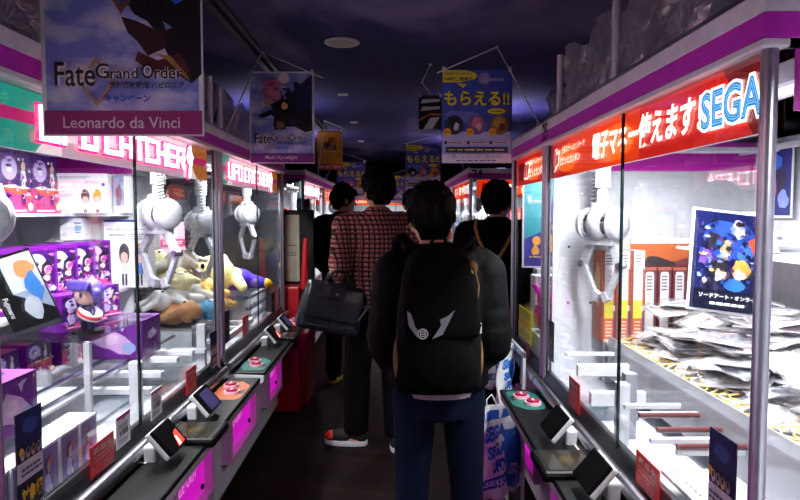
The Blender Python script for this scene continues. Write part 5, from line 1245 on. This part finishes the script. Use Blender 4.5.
carrier_bag(.540, 3.14, .91, .20, .30, 'upright blue and white carrier bag beside the black sill', 1.15, seed=2)
carrier_bag(.535, 3.38, .93, .20, .28, 'small carrier bag with blue band behind the upright one', .9, seed=3)
rk = empty('bag_rack', (.598, 3.0, 0)); tag(rk, 'white rack post that carries the blue and white bags', 'rack')
for y in (.0, .42): MB().box((.0, y, .0), (.014, y + .03, .90)).build('upright', white_m, rk, .003)
MB().box((.0, .0, .87), (.014, .45, .90)).build('top_bar', white_m, rk, .003)
MB().box((.003, .03, .30), (.012, .42, .66)).build('side_plate', white_m, rk, .003)
for (y, z) in ((.02, .655), (.15, .915), (.36, .94)): MB().tube([(.0, y, z - .03), (-.03, y, z - .03), (-.06, y, z + .0), (-.06, y, z + .02)], .004, 6).build('hook', chrome, rk)
# ================================================================== people
skin = mat('skin', '#c98f70', .55, noise=.05); hairm = mat('black_hair', '#070505', .8, noise=.3, scale=60, bump=.2, spec=.12)
eyew = mat('eye_white', '#d8d4d0', .3); eyed = mat('eye_dark', '#120c0a', .25); lipm = mat('lips', '#a8615a', .5)
def V(*a): return Vector(a)
class Fig:
    """standing figure in local metres for a 1.70 m person facing +y; arms given as (shoulder, elbow, wrist, finger direction)"""
    def __init__(s, label, h, loc, rz, arms, legs, head=(0, 0), lean=0.):
        s.ln = lean
        s.k = h / 1.70; s.root = empty('person', loc, (0, 0, rz)); s.root.scale = (s.k,) * 3
        tag(s.root, label, 'person'); s.arms, s.legs, s.hd = arms, legs, head
    def body(s):
        mb = MB()
        for (hip, knee, ank, toe) in s.legs:
            mb.chain([hip, knee, ank], [.078, .054, .037]); mb.cap(ank, V(*ank) * 1 + V(0, 0, -.035), .036, .034)
            mb.cap(V(*ank) + V(0, 0, -.04), V(*ank) + V(*toe) * .16 + V(0, 0, -.05), .036, .026)
        mb.loft([(.84, .13, .10), (.92, .155, .11), (1.02, .14, .098), (1.12, .14, .10), (1.25, .158, .108), (1.35, .165, .10), (1.42, .13, .075), (1.455, .06, .055)])
        mb.cap((-.15, 0, 1.385), (.15, 0, 1.385), .058)
        mb.cap((s.ln * .4, -.012, 1.42), (s.ln, .008, 1.53), .056, .052)
        # head, turned about the neck
        R = Rz(s.hd[0]) @ Rx(s.hd[1]); s.R = R; c = V(s.ln, .012, 1.50); s.hc = c
        T = lambda x, y, z: c + R @ V(x, y, z)
        s.T = T
        mb.ball(T(0, .0, .105), (.073, .092, .100), rot=R); mb.ball(T(0, .035, .035), (.054, .056, .058), rot=R); mb.ball(T(0, .068, .0), (.026, .024, .024))
        mb.cap(T(0, .088, .085), T(0, .108, .052), .010, .014); mb.ball(T(.012, .1, .05), .009); mb.ball(T(-.012, .1, .05), .009)
        mb.cap(T(-.04, .080, .108), T(.04, .080, .108), .014); mb.cap(T(-.018, .088, .022), T(.018, .088, .022), .009)
        for q in (-1, 1):
            mb.ball(T(q * .077, -.005, .075), (.010, .02, .032), rot=R @ Rz(q * .35)); mb.ball(T(q * .031, .082, .09), .013); mb.ball(T(q * .045, .055, .05), .026)
        for (sh, el, wr, fd, sd) in s.arms:
            sh, el, wr, fd = V(*sh), V(*el), V(*wr), V(*fd).normalized()
            mb.chain([sh, el, wr], [.050, .040, .028])
            side = V(*sd).normalized(); side = (side - fd * side.dot(fd)).normalized(); nrm = fd.cross(side)
            pm = wr + fd * .05
            for a in (-.027, -.009, .009, .027): mb.cap(wr + fd * .012 + side * a * .5, wr + fd * .082 + side * a, .014, .0115)
            for a, L in ((-.033, .060), (-.0115, .076), (.0105, .082), (.032, .074)):
                b0 = wr + fd * .085 + side * a; b1 = b0 + fd * L * .45 - nrm * L * .12 + side * a * .10; b2 = b1 + fd * L * .30 - nrm * L * .22; b3 = b2 + fd * L * .08 - nrm * L * .26
                mb.chain([b0, b1, b2, b3], [.0098, .0088, .0082, .0072])
            t0 = wr + fd * .03 + side * .026; t1 = t0 + side * .034 + fd * .020 - nrm * .012; t2 = t1 + fd * .03 - nrm * .014 - side * .006
            mb.chain([t0, t1, t2], [.014, .0115, .0095])
        o = blob(mb, 'body', [skin, eyew, eyed, lipm], .0046, s.root, 3)
        recolor(o, [(T(q * .031, .092, .092), .0085, 1) for q in (-1, 1)] + [(T(q * .031, .096, .092), .0056, 2) for q in (-1, 1)] + [(T(0, .095, .022), .013, 3)])
        return o
    def hair(s, style='short', seed=1, vol=1.0):
        mb = MB(); T, R = s.T, s.R; rnd = random.Random(seed)
        mb.ball(T(0, -.012, .118), (.084 * vol, .098 * vol, .098 * vol), rot=R)
        mb.ball(T(0, -.050, .070), (.074, .055, .075), rot=R)
        for i in range(70):
            a = rnd.uniform(0, 2 * PI); e = rnd.uniform(-.5, 1.3)
            d = V(math.cos(a) * math.cos(e) * .080 * vol, math.sin(a) * math.cos(e) * .094 * vol, math.sin(e) * .092 * vol)
            if d.y > .03 and d.z < .035: continue
            p = T(0, -.012, .118) + R @ d
            q = p + R @ (V(d.x * .10, d.y * .10 - .004, -.030 - .012 * rnd.random()))
            mb.cap(p, q, .017, .007, n=8)
        for q in range(-3, 4): mb.cap(T(q * .018, -.078, .06), T(q * .015, -.062, .005), .02, .010)
        for q in (-1, 1): mb.cap(T(q * .07, .035, .10), T(q * .070, .03, .06), .014, .008)
        for q in range(-3, 4): mb.cap(T(q * .02, .07, .165), T(q * .021 + .006, .098, .125), .018, .008)
        blob(mb, 'hair', hairm, .007, s.root, 2)
    def trousers(s, m, ex=.022, hem=.075, name='trousers', extra=None):
        mb = MB()
        for (hip, knee, ank, toe) in s.legs:
            hip, knee, ank = V(*hip), V(*knee), V(*ank)
            mb.chain([hip + V(0, 0, .03), knee], [.082 + ex, .058 + ex * .9])
            d = (ank - knee); e = ank - d.normalized() * .005
            mb.cyl(knee, e, .058 + ex * .9, .042 + ex * 1.2, 18)
            for i in range(5):
                f = .35 + .15 * i; mb.ball(knee + d * f, (.05 + ex * .85 + .006 * (i % 2), .05 + ex * .9 + .006 * (i % 2), .02))
        mb.loft([(.80, .13 + ex, .10 + ex), (.90, .162 + ex * .6, .118 + ex * .6), (1.0, .148 + ex * .4, .108 + ex * .4), (1.04, .145 + ex * .3, .105 + ex * .3)])
        return blob(mb, name, m, .010, s.root, 4)
    def coat(s, m, name, ex=.025, hem=.88, flare=.0, collar=True, hood=False, cuff=.0, sl=.03, vox=.010, fold=True, top=1.455):
        mb = MB()
        R0 = [(hem, .152 + ex + flare, .112 + ex + flare), (.95, .156 + ex + flare * .7, .115 + ex + flare * .7), (1.06, .15 + ex + flare * .3, .108 + ex + flare * .3), (1.16, .15 + ex, .108 + ex), (1.27, .165 + ex, .115 + ex), (1.36, .168 + ex, .105 + ex), (1.42, .135 + ex * .8, .082 + ex * .7), (top, .066 + ex * .4, .060 + ex * .4)]
        mb.loft(R0, 32)
        for (sh, el, wr, fd, sd) in s.arms:
            sh, el, wr = V(*sh), V(*el), V(*wr)
            mb.chain([sh, el], [.060 + sl, .046 + sl]); mb.cyl(el, el.lerp(wr, 1 - cuff), .046 + sl, .032 + sl * .9, 18); mb.ball(el, .048 + sl)
            if fold:
                for f in (.35, .62, .85): mb.ball(sh.lerp(el, f), .053 + sl + .005)
                for f in (.3, .6): mb.ball(el.lerp(wr, f), .042 + sl + .004)
        mb.cap((-.15, 0, 1.385), (.15, 0, 1.385), .06 + ex * .8)
        if collar: mb.loft([(1.40, .085, .085, 0, -.01), (1.47, .075, .078, 0, -.008), (1.485, .07, .073, 0, -.006)], 20)
        if hood:
            mb.ball((0, -.105, 1.41), (.135, .055, .085)); mb.ball((0, -.125, 1.36), (.10, .05, .085)); mb.cap((-.11, -.05, 1.44), (.11, -.05, 1.44), .045); mb.ball((0, -.13, 1.30), (.06, .035, .06))
        return blob(mb, name, m, vox, s.root, 3)
    def shoes(s, up, sole, tip=None):
        for (hip, knee, ank, toe) in s.legs:
            a = V(*ank); t = V(*toe).normalized(); an = math.atan2(t.y, t.x) - PI / 2
            mb = MB().ball((0, 0, .075), (.047, .055, .055)).ball((0, .09, .055), (.048, .085, .042)).ball((0, .15, .045), (.043, .05, .032)).ball((0, -.035, .06), (.042, .04, .05))
            sh = blob(mb, 'shoe', up, .007, s.root, 3, loc=(a.x, a.y, a.z - .078), rot=(0, 0, an))
            so = MB().loft([(.0, .047, .135, 0, .065), (.012, .051, .14, 0, .065), (.03, .049, .137, 0, .065)], 28, sup=2.4).build('sole', sole, sh)
            if tip: MB().ball((0, .155, .05), (.043, .048, .033)).build('toe_cap', tip, sh)

def side(s, x=.185, z=1.385): return (s * x, 0, z)
# ---- man with backpack, nearest
legs = [((-.095, 0, .86), (-.105, .02, .47), (-.115, -.01, .078), (-.15, 1, 0)), ((.095, 0, .86), (.12, .03, .47), (.125, .02, .078), (.2, 1, 0))]
arms = [((-.175, -.01, 1.365), (-.205, -.03, 1.09), (-.15, .19, .96), (.55, .75, -.1), (.2, .1, 1)), ((.175, -.01, 1.365), (.205, -.03, 1.09), (.15, .19, .96), (-.55, .75, -.1), (-.2, .1, 1))]
puff = mat('black_nylon', '#030304', .7, noise=.2, scale=20, bump=.15, spec=.12); denim = mat('blue_denim', '#0b1428', .85, spec=.1, noise=.25, scale=140)
f = Fig('person in black hooded jacket and blue jeans, seen from behind, nearest the camera', 1.645, (.168, 2.46, 0), .06, arms, legs, (.10, -.02), -.035)
f.body(); f.hair('short', 3, 1.10); f.trousers(denim, .010); f.shoes(blackm, M('#2a2a2e')); f.coat(puff, 'jacket', .035, .93, .012, True, True, 0, .030)
MB().loft([(.895, .162, .124), (.94, .166, .128)], 30).build('shirt_hem', mat('white_cotton', '#b9aeb4', .9), f.root)
# ---- backpack
def backpack():
    r = empty('backpack', (.150, 2.235, .935), (0, 0, .06)); tag(r, 'black backpack with round white badge and tan side pockets', 'backpack')
    bk = mat('black_cordura', '#040405', .85, spec=.1, noise=.2, scale=200, bump=.1); tan = mat('tan_canvas', '#6e4c28', .85); gy = mat('grey_patch', '#7d7a84', .7)
    mb = MB().loft([(0, .135, .075), (.03, .15, .09), (.15, .150, .092), (.28, .142, .085), (.40, .125, .07), (.47, .10, .05), (.50, .06, .03)], 30, sup=2.8)
    mb.ball((0, -.075, .12), (.115, .035, .11))
    blob(mb, 'pack_body', bk, .009, r, 3)
    fl = MB().loft([(.20, .128, .02, 0, -.088), (.24, .136, .022, 0, -.088), (.36, .125, .024, 0, -.074), (.46, .10, .035, 0, -.045), (.50, .07, .03, 0, -.01)], 26, sup=2.6)
    blob(fl, 'lid_flap', bk, .008, r, 3)
    for s in (-1, 1):
        p = MB().ball((s * .138, .0, .11), (.020, .045, .085)); blob(p, 'side_pocket', tan, .008, r, 2)
        A = Art((0, -.117, .21), (1, 0, 0), (0, 0, 1))
        if s < 0: A.poly([(-.118, .085), (-.105, .075), (-.09, .03), (-.06, -.005), (-.085, -.002), (-.112, .035)], gy)
        else: A.poly([(-.035, -.01), (.0, .005), (.04, .085), (.015, .065), (-.01, .055), (-.005, .035)], gy)
        pr = MB(); pr.v = [v + V(0, -.0, 0) for v in A.mb.v]; pr.f, pr.m, pr.s = A.mb.f, A.mb.m, A.mb.s
        MB().prism([(v.x, v.z) for v in A.mb.v], (0, -.112, 0), (1, 0, 0), (0, 0, 1), .004).build('grey_tab', gy, r)
        MB().tube([V(s * .085, .03, .49), V(s * .12, .06, .53), V(s * .135, .12, .52), V(s * .14, .16, .46)], .018, 8).build('shoulder_strap', bk, r)
    bd = MB().cyl((-.066, -.109, .218), (-.066, -.1165, .218), .0185, n=26).build('badge', blackm, r)
    A = Art((-.066, -.1167, .218), (1, 0, 0), (0, 0, 1)); W_ = M('#c8c8cc')
    for k in range(24):
        a0, a1 = 2 * PI * k / 24, 2 * PI * (k + 1) / 24
        A.mb.add([A.P(.0175 * math.cos(a0), .0175 * math.sin(a0)), A.P(.0175 * math.cos(a1), .0175 * math.sin(a1)), A.P(.0140 * math.cos(a1), .0140 * math.sin(a1)), A.P(.0140 * math.cos(a0), .0140 * math.sin(a0))], [(0, 1, 2, 3)], A.mi(W_))
    A.rect(-.009, -.009, .009, -.006, W_).rect(-.009, .006, .009, .009, W_).rect(-.009, -.0015, .009, .0015, W_).rect(-.009, -.009, -.006, .009, W_).rect(.006, -.009, .009, .009, W_); A.build('badge_print', bd)
    MB().tube([V(-.03, .0, .49), V(-.02, -.01, .53), V(.02, -.01, .53), V(.03, .0, .49)], .008, 8).build('haul_loop', bk, r)
    k_ = MB().ball((.105, -.055, .43), (.022, .012, .026)).build('key_charm', mat('tan_canvas', '#8a6236'), r); MB().ball((.100, -.066, .418), (.018, .006, .008)).build('lime_stripe', M('#a8b020'), k_)
    MB().box((.098, -.10, .25), (.106, -.085, .258)).build('zip_pull', M('#d8d8dc'), r); MB().box((.125, -.075, .21), (.138, -.065, .245)).build('white_tag', M('#d8d8dc'), r)
    MB().tube([V(.11, -.07, .43), V(.128, -.06, .37), V(.118, -.08, .30), V(.128, -.075, .24)], .005, 7).build('tan_cord', mat('tan_canvas', '#8a6236'), r)
backpack()

# ---- man in a checked shirt
def check_mat():
    m = bpy.data.materials.new('red_check_cloth'); m.use_nodes = True; nt = m.node_tree; b = nt.nodes['Principled BSDF']; b.inputs['Roughness'].default_value = .9
    tc = nt.nodes.new('ShaderNodeTexCoord'); sp = nt.nodes.new('ShaderNodeSeparateXYZ'); nt.links.new(tc.outputs['Object'], sp.inputs[0])
    def math_(op, a, b_=None):
        n = nt.nodes.new('ShaderNodeMath'); n.operation = op
        for i, q in enumerate((a, b_)):
            if q is None: continue
            if isinstance(q, (int, float)): n.inputs[i].default_value = q
            else: nt.links.new(q, n.inputs[i])
        return n.outputs[0]
    def line(c, per, wd): return math_('LESS_THAN', math_('FRACT', math_('MULTIPLY', c, 1 / per)), wd)
    geo = nt.nodes.new('ShaderNodeNewGeometry'); sn = nt.nodes.new('ShaderNodeSeparateXYZ'); nt.links.new(geo.outputs['Normal'], sn.inputs[0])
    xs = math_('ADD', sp.outputs['X'], math_('MULTIPLY', sp.outputs['Y'], .6))
    a = math_('MAXIMUM', line(xs, .028, .36), line(sp.outputs['Z'], .028, .36)); a2 = math_('MULTIPLY', line(xs, .028, .36), line(sp.outputs['Z'], .028, .36))
    c = math_('MAXIMUM', line(math_('ADD', xs, .010), .056, .10), line(math_('ADD', sp.outputs['Z'], .017), .056, .10))
    m1 = nt.nodes.new('ShaderNodeMix'); m1.data_type = 'RGBA'; m1.inputs['A'].default_value = lin('#b4766e') + (1,); m1.inputs['B'].default_value = lin('#2c1a20') + (1,); nt.links.new(a, m1.inputs['Factor'])
    m2 = nt.nodes.new('ShaderNodeMix'); m2.data_type = 'RGBA'; nt.links.new(m1.outputs['Result'], m2.inputs['A']); m2.inputs['B'].default_value = lin('#8a3a3a') + (1,); nt.links.new(c, m2.inputs['Factor'])
    m3 = nt.nodes.new('ShaderNodeMix'); m3.data_type = 'RGBA'; nt.links.new(m2.outputs['Result'], m3.inputs['A']); m3.inputs['B'].default_value = lin('#0c080a') + (1,); nt.links.new(a2, m3.inputs['Factor'])
    nt.links.new(m3.outputs['Result'], b.inputs['Base Color'])
    return m
legs = [((-.095, 0, .86), (-.125, .04, .47), (-.135, .02, .078), (-1, .25, 0)), ((.095, 0, .86), (.105, .0, .47), (.11, -.10, .078), (.25, 1, 0))]
arms = [((-.205, 0, 1.37), (-.235, -.075, 1.11), (-.205, .14, 1.03), (.15, .95, .0), (.9, 0, .4)), ((.205, 0, 1.37), (.26, .0, 1.10), (.22, .12, .90), (-.1, .6, -.8), (-1, .2, 0))]
f = Fig('person in a red checked shirt and black trousers carrying a black leather bag', 1.82, (-.115, 4.28, 0), .12, arms, legs, (.35, 0))
f.body(); f.hair('short', 8, 1.16); f.trousers(mat('black_trousers', '#050506', .9, spec=.1), .030); f.shoes(blackm, M('#d8d8dc'), M('#d8321c')); f.coat(check_mat(), 'checked_shirt', .020, .86, .006, True, False, 0, .018)
def bag():
    lp = mat('black_leather', '#1b1d24', .24, noise=.3, scale=14, bump=.35, spec=.6)
    r = empty('leather_bag', (-.435, 4.085, .80), (0, math.radians(13), .25)); tag(r, 'black leather shoulder bag held at the left of the checked shirt', 'bag')
    mb = MB().loft([(0, .195, .05), (.02, .21, .065), (.16, .205, .06), (.28, .19, .04), (.305, .185, .028)], 36, sup=4.5)
    blob(mb, 'bag_body', lp, .009, r, 4)
    fl = MB().loft([(.075, .17, .012, 0, -.062), (.09, .185, .014, 0, -.062), (.22, .185, .016, 0, -.058), (.29, .180, .022, 0, -.04), (.312, .176, .026, 0, -.01)], 30, sup=4)
    blob(fl, 'front_flap', lp, .008, r, 3)
    MB().box((-.055, -.086, .22), (.055, -.070, .30)).build('strap_tab', lp, r, .004); MB().ball((0, -.088, .25), (.006, .004, .006)).build('stud', chrome, r)
    for y in (-.035, .035): MB().tube([V(-.07, y, .30), V(-.06, y, .36), V(-.02, y * .6, .395), V(.02, y * .6, .395), V(.06, y, .36), V(.07, y, .30)], .009, 8).build('handle', lp, r)
    MB().tube([V(.19, -.02, .28), V(.215, -.05, .20), V(.17, -.085, .12), V(.19, -.075, .05)], .007, 7).build('shoulder_strap', lp, r)
    MB().tube([V(-.15, -.066, .04), V(0, -.072, .035), V(.15, -.066, .04)], .004, 6).build('zip_piping', blackm, r)
bag()

# ---- person at the left with face turned to the right
legs = [((-.09, 0, .86), (-.095, .02, .47), (-.10, 0, .078), (-.2, 1, 0)), ((.09, 0, .86), (.10, .02, .47), (.11, 0, .078), (.2, 1, 0))]
arms = [((-.20, 0, 1.37), (-.25, -.03, 1.09), (-.20, .16, .95), (.4, .8, -.2), (.3, 0, 1)), ((.20, 0, 1.37), (.25, -.03, 1.09), (.20, .16, .95), (-.4, .8, -.2), (-.3, 0, 1))]
f = Fig("person in black jacket with small white back mark, face turned right", 1.79, (-.47, 5.85, 0), -.40, arms, legs, (-.70, -.05))
f.body(); f.hair('short', 12, 1.10); f.trousers(mat('black_trousers', '#050506', .9, spec=.1), .022); f.shoes(blackm, M('#c8b23c')); f.coat(mat('black_jacket', '#08080b', .85, spec=.15), 'jacket', .028, .84, .008, True, False, 0, .026)
MB().prism([(0, 0), (.035, .004), (.03, .012), (.012, .016), (.02, .028), (.0, .02)], V(.03, -.145, 1.29), (1, 0, 0), (0, 0, 1), .003).build('white_mark', M('#d8d8dc'), f.root)
# ---- person at the right with crossed tan straps
f = Fig('person in black coat with crossing tan straps, before the cabinet marked 24', 1.745, (.695, 4.42, 0), -.30, arms, legs, (-.35, -.06))
f.body(); f.hair('short', 17, 1.16); f.trousers(mat('black_trousers', '#050506', .9, spec=.1), .022); f.shoes(blackm, M('#2a2a2e')); f.coat(mat('black_coat', '#060608', .9, spec=.12), 'coat', .030, .62, .02, True, False, 0, .03)
tanm = mat('tan_strap', '#a8702c', .6)
for s in (-1, 1):
    MB().tube([V(s * .135, .06, 1.452), V(s * .135, -.02, 1.462), V(s * .13, -.095, 1.42), V(s * .10, -.142, 1.34), V(s * .05, -.152, 1.25), V(s * .0, -.150, 1.17)], .011, 8).build('tan_strap', tanm, f.root)
MB().ball((0, -.152, 1.17), (.025, .012, .03)).build('strap_joint', blackm, f.root)
# ---- person half hidden between
f = Fig('person in black with short dark hair, mostly hidden behind the nearest person', 1.76, (.17, 6.35, 0), .1, arms, legs, (.2, 0))
f.body(); f.hair('short', 21, 1.10); f.trousers(mat('black_trousers', '#050506', .9, spec=.1), .022); f.shoes(blackm, M('#2a2a2e')); f.coat(mat('black_jacket', '#08080b', .85, spec=.15), 'jacket', .028, .84, .008, True, False, 0, .026)
# ------------------------------------------------------------------ world and view
w = bpy.data.worlds.new('world'); SC.world = w; w.use_nodes = True
w.node_tree.nodes['Background'].inputs[0].default_value = (.05, .05, .12, 1); w.node_tree.nodes['Background'].inputs[1].default_value = .02
vs = SC.view_settings; vs.view_transform = 'Standard'; vs.look = 'None'; vs.exposure = 0; vs.gamma = 1; vs.use_curve_mapping = False
SC.cycles.max_bounces = 10; SC.cycles.transparent_max_bounces = 24; SC.cycles.diffuse_bounces = 3; SC.cycles.glossy_bounces = 4
SC.cycles.use_denoising = True
SC.cycles.sample_clamp_indirect = 4
SC.cycles.use_adaptive_sampling = False
SC.cycles.denoiser = 'OPENIMAGEDENOISE'; SC.cycles.denoising_prefilter = 'ACCURATE'; SC.cycles.denoising_input_passes = 'RGB_ALBEDO_NORMAL'
for m in bpy.data.materials:
    m.cycles.emission_sampling = 'NONE'
